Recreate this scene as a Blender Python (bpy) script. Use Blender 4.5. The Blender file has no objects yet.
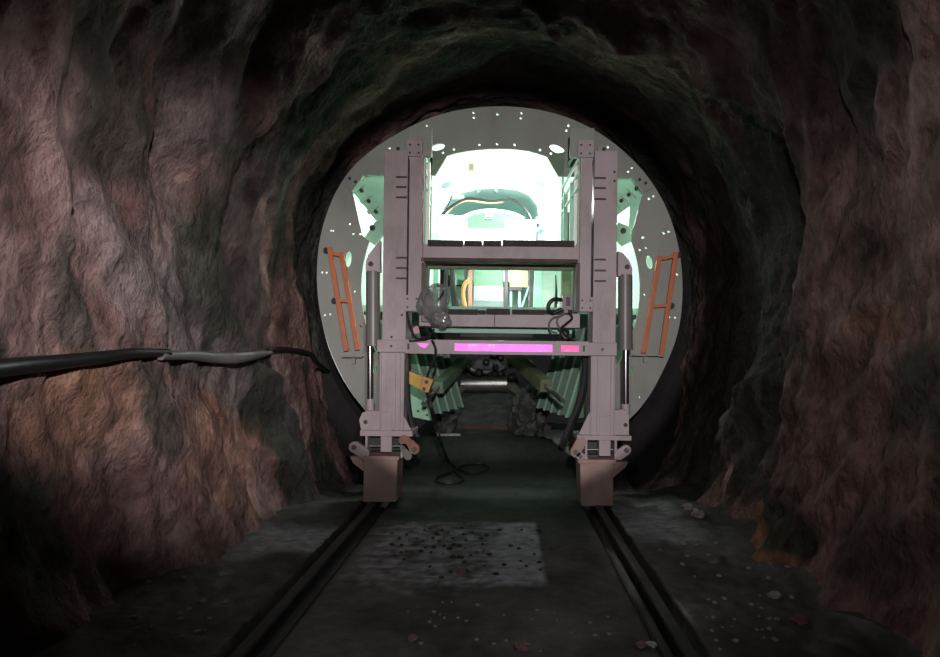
import bpy, bmesh, math, random
from mathutils import Vector, Matrix, noise
random.seed(7)
C = bpy.context.scene.collection
SC = bpy.context.scene
PI = math.pi
# ---------------------------------------------------------------- measuring: photo survey -> metres
F, D0, H0 = 660.0, 6.9, 1.6
PX, PY = 505.0, 354.0
ROLL = math.radians(0.7)
cR, sR = math.cos(ROLL), math.sin(ROLL)
def at(x, y, Y):
    u, v = x - PX, y - PY
    u, v = u * cR + v * sR, -u * sR + v * cR
    d = Y + D0
    return Vector((u * d / F, Y, H0 - v * d / F))
def fl(x, y, z=0.0):                       # point on the floor plane
    u, v = x - PX, y - PY
    u, v = u * cR + v * sR, -u * sR + v * cR
    d = F * (H0 - z) / v
    return Vector((u * d / F, d - D0, z))
def mm(px, Y): return px * (Y + D0) / F
# ---------------------------------------------------------------- materials
def mat(name, col, rough=0.6, metal=0.0, var=0.12, scale=6.0, bump=0.0, bscale=40.0, emit=0.0,
        dirt=None, dirt_amt=0.0, spec=0.5, stretch=(1, 1, 1)):
    m = bpy.data.materials.new(name); m.use_nodes = True
    nt = m.node_tree; N = nt.nodes; L = nt.links
    b = N['Principled BSDF']
    b.inputs['Roughness'].default_value = rough
    b.inputs['Metallic'].default_value = metal
    b.inputs['Specular IOR Level'].default_value = spec
    tc = N.new('ShaderNodeTexCoord')
    mp = N.new('ShaderNodeMapping'); mp.inputs['Scale'].default_value = stretch
    L.new(tc.outputs['Object'], mp.inputs['Vector'])
    n = N.new('ShaderNodeTexNoise'); n.inputs['Scale'].default_value = scale; n.inputs['Detail'].default_value = 6
    L.new(mp.outputs['Vector'], n.inputs['Vector'])
    r = N.new('ShaderNodeValToRGB')
    r.color_ramp.elements[0].position = 0.3; r.color_ramp.elements[1].position = 0.7
    r.color_ramp.elements[0].color = (*[c * (1 - var) for c in col], 1)
    r.color_ramp.elements[1].color = (*[min(1, c * (1 + var)) for c in col], 1)
    L.new(n.outputs['Fac'], r.inputs['Fac'])
    out = r.outputs['Color']
    if dirt:
        n2 = N.new('ShaderNodeTexNoise'); n2.inputs['Scale'].default_value = scale * 0.6; n2.inputs['Detail'].default_value = 8
        n2.inputs['Roughness'].default_value = 0.7
        L.new(mp.outputs['Vector'], n2.inputs['Vector'])
        r2 = N.new('ShaderNodeValToRGB')
        r2.color_ramp.elements[0].position = 0.52; r2.color_ramp.elements[1].position = 0.68
        r2.color_ramp.elements[0].color = (0, 0, 0, 1); r2.color_ramp.elements[1].color = (dirt_amt,) * 3 + (1,)
        L.new(n2.outputs['Fac'], r2.inputs['Fac'])
        mx = N.new('ShaderNodeMixRGB'); mx.inputs[2].default_value = (*dirt, 1)
        L.new(r2.outputs['Color'], mx.inputs[0]); L.new(out, mx.inputs[1]); out = mx.outputs[0]
    L.new(out, b.inputs['Base Color'])
    if bump:
        n3 = N.new('ShaderNodeTexNoise'); n3.inputs['Scale'].default_value = bscale; n3.inputs['Detail'].default_value = 8
        L.new(mp.outputs['Vector'], n3.inputs['Vector'])
        bp = N.new('ShaderNodeBump'); bp.inputs['Strength'].default_value = bump; bp.inputs['Distance'].default_value = 0.02
        L.new(n3.outputs['Fac'], bp.inputs['Height']); L.new(bp.outputs['Normal'], b.inputs['Normal'])
    if emit:
        b.inputs['Emission Color'].default_value = (*col, 1); b.inputs['Emission Strength'].default_value = emit
    return m
def attr_mat(name, rough, bump, bscale, stretch, spec=0.3, fine=0.35, fscale=30, rvar=None, bdist=.06):
    m = bpy.data.materials.new(name); m.use_nodes = True
    nt = m.node_tree; N = nt.nodes; L = nt.links
    b = N['Principled BSDF']; b.inputs['Roughness'].default_value = rough
    b.inputs['Specular IOR Level'].default_value = spec
    a = N.new('ShaderNodeAttribute'); a.attribute_name = 'rock'
    tc = N.new('ShaderNodeTexCoord'); mp = N.new('ShaderNodeMapping'); mp.inputs['Scale'].default_value = stretch
    L.new(tc.outputs['Object'], mp.inputs['Vector'])
    n = N.new('ShaderNodeTexNoise'); n.inputs['Scale'].default_value = fscale; n.inputs['Detail'].default_value = 10
    n.inputs['Roughness'].default_value = 0.65
    L.new(mp.outputs['Vector'], n.inputs['Vector'])
    mr = N.new('ShaderNodeMapRange'); mr.inputs['From Min'].default_value = 0.3; mr.inputs['From Max'].default_value = 0.7
    mr.inputs['To Min'].default_value = 1 - fine; mr.inputs['To Max'].default_value = 1 + fine
    L.new(n.outputs['Fac'], mr.inputs['Value'])
    mx = N.new('ShaderNodeMixRGB'); mx.blend_type = 'MULTIPLY'; mx.inputs[0].default_value = 1
    L.new(a.outputs['Color'], mx.inputs[1]); L.new(mr.outputs['Result'], mx.inputs[2])
    L.new(mx.outputs[0], b.inputs['Base Color'])
    n3 = N.new('ShaderNodeTexNoise'); n3.inputs['Scale'].default_value = bscale; n3.inputs['Detail'].default_value = 12
    n3.inputs['Roughness'].default_value = 0.62
    L.new(mp.outputs['Vector'], n3.inputs['Vector'])
    bp = N.new('ShaderNodeBump'); bp.inputs['Strength'].default_value = bump; bp.inputs['Distance'].default_value = bdist
    L.new(n3.outputs['Fac'], bp.inputs['Height']); L.new(bp.outputs['Normal'], b.inputs['Normal'])
    if rvar:
        m2 = N.new('ShaderNodeMapRange'); m2.inputs['From Min'].default_value = 0.35; m2.inputs['From Max'].default_value = 0.65
        m2.inputs['To Min'].default_value = rvar[0]; m2.inputs['To Max'].default_value = rvar[1]
        n4 = N.new('ShaderNodeTexNoise'); n4.inputs['Scale'].default_value = 1.7; n4.inputs['Detail'].default_value = 5
        L.new(tc.outputs['Object'], n4.inputs['Vector']); L.new(n4.outputs['Fac'], m2.inputs['Value'])
        L.new(m2.outputs['Result'], b.inputs['Roughness'])
    return m
MT = dict(
    rock=attr_mat('rock', 0.85, 1.0, 6.0, (1, 1.2, 0.8), fine=0.38, fscale=11, bdist=.16),
    ground=attr_mat('wet_concrete', 0.6, 0.25, 14.0, (1, 1, 1), spec=0.35, fine=0.3, fscale=12, rvar=(0.4, 0.85)),
    paint=mat('pinkish_white_paint', (0.40, 0.33, 0.335), 0.5, var=0.10, scale=3, bump=0.05, dirt=(0.16, 0.11, 0.09), dirt_amt=0.45, stretch=(1, 1, .5)),
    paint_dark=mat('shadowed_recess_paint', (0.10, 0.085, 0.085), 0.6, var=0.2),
    foot=mat('rusty_pink_paint', (0.36, 0.235, 0.205), 0.55, var=0.15, scale=4, dirt=(0.2, 0.1, 0.075), dirt_amt=0.6, stretch=(1, 1, .6)),
    railsteel=mat('dull_rail_steel', (0.045, 0.042, 0.04), 0.62, 0.3, var=0.3, scale=9),
    panel=mat('deep_green_paint', (0.085, 0.22, 0.125), 0.5, var=0.1, scale=3),
    strutgreen=mat('dull_green_paint', (0.17, 0.24, 0.16), 0.55, var=0.2, scale=4, dirt=(0.08, 0.09, 0.06), dirt_amt=0.6),
    palegrey=mat('pale_grey_panel', (0.24, 0.27, 0.27), 0.4, var=0.25, scale=2),
    plinth=mat('grey_green_plinth', (0.10, 0.15, 0.14), 0.5),
    midgreen=mat('mid_green_paint', (0.16, 0.34, 0.23), 0.5, var=0.12),
    darkrust=mat('dark_rust', (0.075, 0.045, 0.035), 0.7, var=0.3, scale=9),
    rust=mat('rust_brown', (0.27, 0.13, 0.09), 0.7, var=0.25, scale=12, bump=0.1),
    plate=mat('grey_shield_paint', (0.27, 0.285, 0.25), 0.5, var=0.08, scale=2.5, dirt=(0.17, 0.165, 0.13), dirt_amt=0.4, stretch=(1, 1, .6)),
    hyd=mat('grey_cylinder_paint', (0.17, 0.17, 0.155), 0.38, var=0.1, scale=4),
    chrome=mat('chrome', (0.75, 0.72, 0.74), 0.16, 1.0, var=0.03),
    steel=mat('worn_steel', (0.30, 0.29, 0.28), 0.35, 0.85, var=0.2, scale=10),
    dark=mat('dark_steel', (0.022, 0.02, 0.02), 0.5, var=0.3),
    rubber=mat('black_rubber', (0.012, 0.012, 0.012), 0.45, var=0.2),
    wood=mat('dark_wet_timber', (0.035, 0.022, 0.022), 0.7, var=0.5, scale=14, bump=0.3, stretch=(1, .15, 1)),
    orange=mat('orange_paint', (0.50, 0.145, 0.05), 0.45, var=0.12, scale=8, dirt=(0.2, 0.09, 0.05), dirt_amt=0.4),
    pink=mat('pink_reflective_tape', (0.98, 0.26, 0.80), 0.56, 1.0, var=0.05, scale=9, dirt=(1.0, 0.5, 0.9), dirt_amt=0.8),
    pink2=mat('deep_pink_tape', (0.98, 0.16, 0.45), 0.56, 1.0, var=0.05, scale=9, dirt=(1.0, 0.4, 0.7), dirt_amt=0.8),
    shell=mat('white_mint_paint', (0.72, 0.86, 0.78), 0.5, var=0.04, scale=2),
    white=mat('white_paint', (0.85, 0.86, 0.85), 0.45, var=0.03),
    mint=mat('mint_green_paint', (0.33, 0.60, 0.43), 0.5, var=0.10, scale=3, dirt=(0.2, 0.36, 0.27), dirt_amt=0.4),
    green=mat('green_paint', (0.06, 0.14, 0.082), 0.5, var=0.2, scale=3, dirt=(0.04, 0.08, 0.05), dirt_amt=0.6),
    olive=mat('olive_dirty_paint', (0.15, 0.17, 0.10), 0.6, var=0.2, scale=4, dirt=(0.06, 0.06, 0.04), dirt_amt=0.7, bump=0.1),
    cyan=mat('pale_cyan_paint', (0.42, 0.62, 0.60), 0.5, var=0.08, scale=2),
    bluegrey=mat('blue_grey_paint', (0.24, 0.33, 0.36), 0.5, var=0.1),
    yellow=mat('yellow_plastic', (0.52, 0.33, 0.03), 0.45, var=0.15, scale=9, dirt=(0.3, 0.17, 0.03), dirt_amt=0.5),
    paleyellow=mat('pale_yellow_paint', (0.58, 0.53, 0.24), 0.5, var=0.06),
    box=mat('purplish_grey_plastic', (0.20, 0.16, 0.18), 0.45, var=0.1),
    soil=mat('dark_mud', (0.075, 0.08, 0.072), 0.6, var=0.5, scale=5, bump=0.6, bscale=14),
    stone=mat('grey_stone', (0.31, 0.29, 0.27), 0.8, var=0.3, scale=20, bump=0.5, bscale=25),
    redstone=mat('red_brown_stone', (0.17, 0.095, 0.08), 0.85, var=0.3, scale=20, bump=0.5, bscale=25),
    darkstone=mat('dark_stone', (0.035, 0.033, 0.03), 0.7, var=0.3, scale=20),
    lens=mat('lit_lamp_glass', (1.0, 0.97, 0.9), 0.3, emit=25.0),
    skirt=mat('pale_plastic_sheet', (0.36, 0.37, 0.37), 0.35, var=0.5, scale=25, bump=0.6, bscale=30),
    board=mat('pale_board', (0.5, 0.5, 0.48), 0.6, var=0.1),
)
def film_mat():
    m = mat('clear_plastic_film', (0.30, 0.30, 0.295), 0.18, var=0.3, scale=9, bump=0.35, bscale=9, spec=0.9)
    nt = m.node_tree; N = nt.nodes; L = nt.links; b = N['Principled BSDF']; o = N['Material Output']
    tr = N.new('ShaderNodeBsdfTransparent'); tr.inputs[0].default_value = (.85, .86, .84, 1)
    ms = N.new('ShaderNodeMixShader'); ms.inputs[0].default_value = 0.55
    L.new(tr.outputs[0], ms.inputs[1]); L.new(b.outputs[0], ms.inputs[2]); L.new(ms.outputs[0], o.inputs['Surface'])
    return m
MT['film'] = film_mat()
# ---------------------------------------------------------------- mesh helpers
def cr(pts, n=8):
    P = [Vector(p) for p in pts]
    if len(P) < 3: return P
    P = [P[0] * 2 - P[1]] + P + [P[-1] * 2 - P[-2]]
    o = []
    for i in range(1, len(P) - 2):
        a, b, c, d = P[i - 1:i + 3]
        for k in range(n):
            t = k / n
            o.append(0.5 * ((2 * b) + (c - a) * t + (2 * a - 5 * b + 4 * c - d) * t * t + (3 * b - a - 3 * c + d) * t ** 3))
    o.append(P[-2]); return o
class MB:
    def __init__(s): s.bm = bmesh.new()
    def hexa(s, v8, bev=0.0):
        bm = s.bm if not bev else bmesh.new()
        v = [bm.verts.new(p) for p in v8]
        for f in ((0, 3, 2, 1), (4, 5, 6, 7), (0, 1, 5, 4), (1, 2, 6, 5), (2, 3, 7, 6), (3, 0, 4, 7)):
            bm.faces.new([v[i] for i in f])
        if bev:
            bmesh.ops.bevel(bm, geom=bm.edges[:], offset=bev, segments=2, profile=0.6, affect='EDGES')
            s.merge(bm)
        return s
    def merge(s, bm):
        me = bpy.data.meshes.new('t'); bm.to_mesh(me); bm.free()
        s.bm.from_mesh(me); bpy.data.meshes.remove(me)
    def box(s, x0, x1, y0, y1, z0, z1, bev=0.0):
        return s.hexa([(x0, y0, z0), (x1, y0, z0), (x1, y1, z0), (x0, y1, z0), (x0, y0, z1), (x1, y0, z1), (x1, y1, z1), (x0, y1, z1)], bev)
    def bar(s, a, b, w, h, bev=0.0, up=Vector((0, 0, 1))):
        a, b = Vector(a), Vector(b); d = (b - a).normalized()
        if abs(d.dot(up)) > 0.95: up = Vector((0, 1, 0))
        r = d.cross(up).normalized() * w / 2; u = r.cross(d).normalized() * h / 2
        return s.hexa([a - r - u, a + r - u, b + r - u, b - r - u, a - r + u, a + r + u, b + r + u, b - r + u], bev)
    def prism(s, xz, y0, y1, bev=0.0):
        bm = bmesh.new()
        a = [bm.verts.new((p[0], y0, p[1])) for p in xz]; b = [bm.verts.new((p[0], y1, p[1])) for p in xz]
        n = len(xz)
        bm.faces.new(a); bm.faces.new(b[::-1])
        for i in range(n): bm.faces.new([a[i], b[i], b[(i + 1) % n], a[(i + 1) % n]])
        bmesh.ops.recalc_face_normals(bm, faces=bm.faces[:])
        if bev: bmesh.ops.bevel(bm, geom=bm.edges[:], offset=bev, segments=2, profile=0.6, affect='EDGES')
        s.merge(bm); return s
    def tube(s, pts, r, seg=10, smooth=True, n=8, cap=True):
        P = cr(pts, n) if smooth else [Vector(p) for p in pts]
        R = r if isinstance(r, (list, tuple)) else None
        rings = []; prev = None
        for i, p in enumerate(P):
            d = (P[min(i + 1, len(P) - 1)] - P[max(i - 1, 0)]).normalized()
            if prev is None:
                up = Vector((0, 0, 1)) if abs(d.z) < 0.9 else Vector((0, 1, 0))
                e = d.cross(up).normalized()
            else:
                e = (prev - d * prev.dot(d)).normalized()
            prev = e; f = d.cross(e)
            if R:
                t = i / (len(P) - 1) * (len(R) - 1); k = min(int(t), len(R) - 2); rr = R[k] + (R[k + 1] - R[k]) * (t - k)
            else: rr = r
            rings.append([s.bm.verts.new(p + e * (rr * math.cos(2 * PI * j / seg)) + f * (rr * math.sin(2 * PI * j / seg))) for j in range(seg)])
        for a, b in zip(rings, rings[1:]):
            for j in range(seg):
                s.bm.faces.new([a[j], a[(j + 1) % seg], b[(j + 1) % seg], b[j]])
        if cap: s.bm.faces.new(rings[0][::-1]); s.bm.faces.new(rings[-1])
        return s
    def cyl(s, a, b, r, seg=20, r2=None):
        return s.tube([a, b], [r, r if r2 is None else r2], seg, False)
    def lump(s, c, r, amp, sc, sub=3, seed=0):
        bm = bmesh.new(); bmesh.ops.create_icosphere(bm, subdivisions=sub, radius=1)
        o = Vector((seed * 3.1, seed * 1.7, seed))
        for v in bm.verts:
            k = 1 + amp * noise.fractal(v.co * sc + o, 0.9, 2.1, 4)
            v.co = Vector((c[0] + v.co.x * r[0] * k, c[1] + v.co.y * r[1] * k, c[2] + v.co.z * r[2] * k))
        s.merge(bm); return s
WL = {}
def thing(name, label, cat, loc, group=None):
    o = bpy.data.objects.new(name, None); C.objects.link(o); o.location = loc
    o.empty_display_size = 0.1
    o['label'] = label; o['category'] = cat
    if group: o['group'] = group
    WL[o.name] = Vector(loc); return o
def obj(name, mb, m, parent=None, smooth=False, label=None, loc=None, recalc=True):
    bm = mb.bm
    if recalc: bmesh.ops.recalc_face_normals(bm, faces=bm.faces[:])
    if parent is not None: base = WL[parent.name]
    elif loc is not None: base = Vector(loc)
    else:
        xs = [v.co.x for v in bm.verts]; ys = [v.co.y for v in bm.verts]; zs = [v.co.z for v in bm.verts]
        base = Vector(((min(xs) + max(xs)) / 2, (min(ys) + max(ys)) / 2, min(zs)))
    for v in bm.verts: v.co -= base
    me = bpy.data.meshes.new(name); bm.to_mesh(me); bm.free()
    me.materials.append(MT[m] if isinstance(m, str) else m)
    if smooth:
        me.polygons.foreach_set('use_smooth', [True] * len(me.polygons))
        try: me.set_sharp_from_angle(angle=math.radians(40))
        except Exception: pass
    o = bpy.data.objects.new(name, me); C.objects.link(o)
    WL[o.name] = base
    if parent is not None: o.parent = parent
    else: o.location = base
    if label: o['label'] = label
    return o
def tag(o, label, cat, group=None):
    o['label'] = label; o['category'] = cat
    if group: o['group'] = group
    return o
def struct(o): o['kind'] = 'structure'; return o
def pbox(mb, x0, y0, x1, y1, Y0, Y1, bev=0.0):          # box whose front face is surveyed at depth Y0
    a, b = at(x0, y1, Y0), at(x1, y0, Y0)
    return mb.box(a.x, b.x, Y0, Y1, a.z, b.z, bev)
def pq(mb, pts, Y0, Y1, bev=0.0):
    return mb.prism([(p.x, p.z) for p in (at(x, y, Y0) for x, y in pts)], Y0, Y1, bev)
# ---------------------------------------------------------------- tunnel rock
def fr(x, y, z, o=4): return noise.fractal(Vector((x, y, z)), 0.9, 2.05, o)
def section(s):
    """s: arc position, -1 left foot .. 0 crown .. 1 right foot -> (x, z, nx, nz) inward normal"""
    q = abs(s); sg = 1 if s > 0 else -1
    La = PI / 2 * 2.42; Lw = 2.6; a = q * (La + Lw)
    if a <= La:
        t = a / 2.42; x, z = 2.42 * math.sin(t), 2.30 + 2.42 * math.cos(t); nx, nz = -math.sin(t), -math.cos(t)
    else:
        z = 2.30 - (a - La); w = (a - La) / Lw
        x = 2.42 - 0.20 * w * w; nx, nz = -1, -0.0
    return sg * x, z, sg * nx, nz, a * sg
def disp(Y, s):
    x, z, nx, nz, a = section(s)
    sd = 0 if s < 0 else 40
    Ys_ = Y - 0.32 * (abs(a) - 3.8)
    wy = Ys_ + 0.22 * fr(Y * 1.3 + sd, a * 0.6, 1.5, 3); wa = a + 0.30 * fr(Y * 1.2, a * 0.5 + sd, 6.5, 3)
    d = 0.26 * fr(wy * 0.75 + 0.12 * a + sd, wa * 0.22, 3.3, 2)
    v = noise.voronoi(Vector((wy * 1.5 + sd, wa * 0.62, 2.0)))[0]; d += 0.16 * (0.45 - v[0])
    v = noise.voronoi(Vector((wy * 3.6 + sd, wa * 1.7, 5.0)))[0]; d += 0.085 * (0.45 - v[0])
    v = noise.voronoi(Vector((wy * 9 + sd, wa * 4.5, 8.0)))[0]; d += 0.036 * (0.45 - v[0])
    d += 0.065 * fr(Ys_ * 4 + sd, a * 2.4, 5.0, 5)
    # buttress of harder rock across the drive
    yr = -1.7 + 2.0 * sst(2.3, 0.7, z) + 0.45 * max(0, z - 3.0) + 0.16 * fr(a * .9, sd, 0, 3)
    t = (Y - yr)
    b = math.exp(-(t / 0.7) ** 2) if t < 0 else math.exp(-(t / 0.16) ** 2)
    d += (0.19 if s < 0 else 0.15) * b - 0.10 * sst(0, .3, t)
    if Y > 0.0: d = d * max(0.3, 1 - 0.5 * Y) if d > 0 else d
    if z < 0.5 and abs(s) > 0.5: d += 0.20 * ((0.5 - z) / 0.6) ** 2 * (0.6 + fr(Y * 1.7 + sd, 2.2, a, 3))
    return d
def wallpt(Y, s):
    x, z, nx, nz, a = section(s); d = disp(Y, s)
    return Vector((x + nx * d, Y, z + nz * d))
PINK, RED, GRN, GRY, ORG, DRK = (.33, .225, .205), (.21, .125, .11), (.058, .062, .047), (.25, .215, .205), (.34, .175, .095), (.045, .038, .036)
def lerp(a, b, t): return tuple(p + (q - p) * t for p, q in zip(a, b))
def sst(a, b, x):
    t = max(0, min(1, (x - a) / (b - a))); return t * t * (3 - 2 * t)
def ell(px, py, rx, ry, col, k, side):
    X = 2.22; d = F * X / abs(px - PX); z = H0 - (py - PY) * d / F
    d2 = F * X / max(20, abs(px - PX) - rx); d1 = F * X / (abs(px - PX) + rx)
    return (d - D0, z, (d2 - d1) / 2 * 1.5, ry * d / F * 1.1, col, k)
BL = [ell(90, 300, 26, 60, PINK, .9, 0), ell(70, 240, 16, 40, PINK, .8, 0), ell(195, 300, 20, 75, GRY, .9, 0), ell(180, 190, 20, 60, PINK, .6, 0),
      ell(42, 350, 15, 110, GRN, 1, 0), ell(118, 330, 10, 70, GRN, .8, 0), ell(145, 270, 12, 70, GRY, .7, 0), ell(120, 100, 30, 80, GRN, .8, 0), ell(180, 60, 26, 80, GRY, .8, 0), ell(55, 190, 18, 60, RED, .8, 0),
      ell(130, 420, 30, 60, ORG, .55, 0), ell(85, 500, 22, 80, GRN, .95, 0), ell(200, 430, 24, 60, PINK, .6, 0), ell(178, 410, 8, 60, GRN, .8, 0),
      ell(240, 460, 26, 60, ORG, .45, 0), ell(150, 500, 22, 60, RED, .8, 0), ell(48, 600, 18, 60, ORG, .45, 0), ell(232, 260, 22, 110, GRN, .85, 0),
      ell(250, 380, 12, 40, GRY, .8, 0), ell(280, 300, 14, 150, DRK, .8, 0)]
BR = [ell(730, 250, 34, 130, GRN, .9, 1), ell(745, 400, 26, 100, GRN, .85, 1), ell(830, 200, 44, 80, PINK, .5, 1), ell(885, 130, 26, 60, PINK, .6, 1),
      ell(830, 310, 40, 45, PINK, .55, 1), ell(846, 318, 14, 18, ORG, .5, 1), ell(800, 420, 40, 60, RED, .8, 1), ell(885, 440, 30, 110, GRN, .85, 1),
      ell(755, 530, 16, 28, ORG, .9, 1), ell(795, 565, 18, 18, ORG, .8, 1), ell(830, 480, 50, 60, RED, .8, 1), ell(880, 620, 24, 40, RED, .8, 1),
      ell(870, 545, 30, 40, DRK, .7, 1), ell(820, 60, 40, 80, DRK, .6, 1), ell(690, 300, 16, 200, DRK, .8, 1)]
def rockcol(Y, s):
    x, z, nx, nz, a = section(s); sd = 0 if s < 0 else 17
    t = fr((Y - .35 * abs(a)) * 1.2 + sd, a * 0.4, 9.1, 5) + 0.5
    c = lerp(GRN, RED, sst(0.28, 0.52, t)); c = lerp(c, PINK, sst(0.6, 0.85, t))
    for yc, zc, ry, rz, col, k in (BL if s < 0 else BR):
        e = ((Y - yc + (.42 if s < 0 else .25) * (z - zc)) / ry) ** 2 + ((z - zc) / rz) ** 2
        if e < 2.2:
            e += 0.75 * fr(Y * 3 + sd, a * 1.4, yc, 4)
            c = lerp(c, col, k * (1 - sst(0.45, 1.25, e)))
    u = fr(Y * 5 + sd, a * 2.5, 2.0, 4)
    c = tuple(v * max(.3, 1 + 0.6 * u) for v in c)
    c = lerp(c, DRK, 0.55 * sst(0.8, -0.4, abs(s) * 1.6) + 0.0)       # darker towards the crown
    return c
def rock_piece(name, s0, s1, Ya, Yb, ds=0.0042, dy=0.032):
    ns = int((s1 - s0) / ds); ny = int((Yb - Ya) / dy)
    V = []; COL = []
    for i in range(ny + 1):
        Y = Ya + (Yb - Ya) * i / ny
        for j in range(ns + 1):
            s = s0 + (s1 - s0) * j / ns
            if abs(s) < 1e-6: s = 1e-6
            if -0.06 < s < 0.06:                      # blend the two sides at the crown
                w = (s + 0.06) / 0.12
                p = wallpt(Y, -abs(s) - 1e-6).lerp(wallpt(Y, abs(s) + 1e-6), w)
                x, z, nx, nz, a = section(s)
                p.x = x
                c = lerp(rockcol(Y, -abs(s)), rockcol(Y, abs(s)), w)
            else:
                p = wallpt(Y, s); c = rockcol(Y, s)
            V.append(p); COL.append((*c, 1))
    Fc = []
    for i in range(ny):
        for j in range(ns):
            q = i * (ns + 1) + j
            Fc.append((q, q + 1, q + ns + 2, q + ns + 1))
    me = bpy.data.meshes.new(name); me.from_pydata([tuple(v) for v in V], [], Fc)
    at_ = me.color_attributes.new('rock', 'FLOAT_COLOR', 'POINT')
    at_.data.foreach_set('color', [c for q in COL for c in q])
    me.polygons.foreach_set('use_smooth', [True] * len(me.polygons))
    me.materials.append(MT['rock']); me.update()
    o = bpy.data.objects.new(name, me); C.objects.link(o); return struct(o)
YA, YB = -8.2, 2.6
rock_piece('wall_left', -1.0, -0.62, YA, YB)
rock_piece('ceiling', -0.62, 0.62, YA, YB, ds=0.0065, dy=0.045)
rock_piece('wall_right', 0.62, 1.0, YA, YB)
bw = MB(); bm_ = bw.bm; ra = []
for k in range(81):
    t = math.radians(-58 + 296 * k / 80); ra.append((bm_.verts.new((-.05 + 2.20 * math.cos(t), 2.5 + .08 * fr(k * .5, 1, 1, 2), 2.37 + 2.20 * math.sin(t))), bm_.verts.new((3.2 * math.cos(t), 2.5, 2.2 + 3.2 * math.sin(t)))))
for p, q in zip(ra, ra[1:]): bm_.faces.new([p[0], q[0], q[1], p[1]])
MT['rockface'] = mat('dark_rock_face', (.014, .012, .012), .85, var=.4, scale=3, bump=.8, bscale=6)
# ---------------------------------------------------------------- floor
XL, XR = -1.355, 0.99
RB = 0.13
def floor_z(X, Y):
    ramp = 0.24 * sst(2.95, 3.6, Y)
    z = ramp
    for xr in (XL, XR):
        t = abs(X - xr)
        if Y < 0.62: z -= 0.09 * (1 - sst(RB - 0.02, RB + 0.01, t))
    e = abs(X)
    side = max(0, (-1.6 - X) if X < 0 else (X - 1.35))
    z += 0.02 * fr(X * 2, Y * 2, 0, 4) * (0.25 if XL < X < XR else 1.4) + 0.10 * side * (0.5 + fr(X, Y * 1.1, 4, 3))
    if not (XL < X < XR): z += 0.012 * fr(X * 8, Y * 8, 1, 3)
    return z
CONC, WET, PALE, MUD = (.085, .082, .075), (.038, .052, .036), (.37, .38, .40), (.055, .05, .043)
pa, pb = fl(372, 524), fl(545, 582)
def floor_col(X, Y):
    n = fr(X * 1.3, Y * 1.3, 5, 5); m = fr(X * 9, Y * 9, 2, 4); st = fr(X * 3, Y * 22, 8, 3)
    mid = XL < X < XR
    c = lerp(CONC, MUD, sst(-.2, .4, n)) if mid else lerp(MUD, CONC, sst(-.3, .3, n))
    c = lerp(c, WET, 0.85 * sst(-1.4, -0.9, Y + .2 * n) * (1 if mid else .4))
    if mid:          # pale streaked patch on the slab, squared off on its right side
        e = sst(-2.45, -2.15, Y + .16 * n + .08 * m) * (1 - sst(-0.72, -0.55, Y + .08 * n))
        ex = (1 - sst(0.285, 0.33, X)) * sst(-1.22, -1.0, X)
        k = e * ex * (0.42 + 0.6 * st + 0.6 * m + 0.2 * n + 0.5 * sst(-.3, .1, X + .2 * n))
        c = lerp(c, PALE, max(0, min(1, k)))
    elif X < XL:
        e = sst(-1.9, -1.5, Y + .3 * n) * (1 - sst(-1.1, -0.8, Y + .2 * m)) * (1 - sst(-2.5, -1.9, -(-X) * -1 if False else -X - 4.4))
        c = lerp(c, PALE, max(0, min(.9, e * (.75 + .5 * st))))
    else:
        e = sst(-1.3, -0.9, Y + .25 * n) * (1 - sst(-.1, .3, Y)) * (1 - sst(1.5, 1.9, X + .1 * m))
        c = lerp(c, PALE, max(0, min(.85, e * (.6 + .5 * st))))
    for xr in (XL, XR):
        if abs(X - xr) < RB + .015 and Y < .62: c = (.018, .016, .014)
    return tuple(max(0.004, v * (1 + .3 * m)) for v in c)
def flz(x, y):
    p = fl(x, y)
    for _ in range(25):
        p = p.lerp(fl(x, y, floor_z(p.x, p.y)), .6)
    return p
def floor_mesh():
    Xs = []; x = -2.75
    while x < 2.75:
        Xs.append(x); x += 0.022
    Ys = []; y = -8.2
    while y < 6.4:
        Ys.append(y); y += 0.035 if y < 2 else 0.12
    V = []; COL = []
    for y in Ys:
        for x in Xs:
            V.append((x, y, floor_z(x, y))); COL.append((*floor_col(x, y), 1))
    n = len(Xs); Fc = [(i * n + j, i * n + j + 1, (i + 1) * n + j + 1, (i + 1) * n + j) for i in range(len(Ys) - 1) for j in range(n - 1)
                       if Ys[i] < 1.0 or abs(Xs[j]) < 1.55]
    me = bpy.data.meshes.new('floor'); me.from_pydata(V, [], Fc)
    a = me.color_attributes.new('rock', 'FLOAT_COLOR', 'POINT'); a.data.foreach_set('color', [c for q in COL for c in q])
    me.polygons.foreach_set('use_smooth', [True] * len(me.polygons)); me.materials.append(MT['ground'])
    o = bpy.data.objects.new('floor', me); C.objects.link(o); return struct(o)
floor_mesh()
struct(obj('wall_back', bw, 'rockface'))
# ---------------------------------------------------------------- rails
def rail(x, label):
    mb = MB(); w = 0.037
    prof = [(-.07, -.10), (.07, -.10), (.07, -.088), (.012, -.075), (.012, -.005), (w, .005), (w, .035), (w - .008, .045), (-w + .008, .045), (-w, .035), (-w, .005), (-.012, -.005), (-.012, -.075), (-.07, -.088)]
    mb.prism([(x + a, b) for a, b in prof], -8.2, 0.6)
    o = obj('rail', mb, 'railsteel', loc=(x, -3.8, -.1)); return tag(o, label, 'rail')
rail(XL, 'worn steel rail in its dark groove under the left gantry foot')
rail(XR, 'worn steel rail in its dark groove under the right gantry foot')
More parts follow.
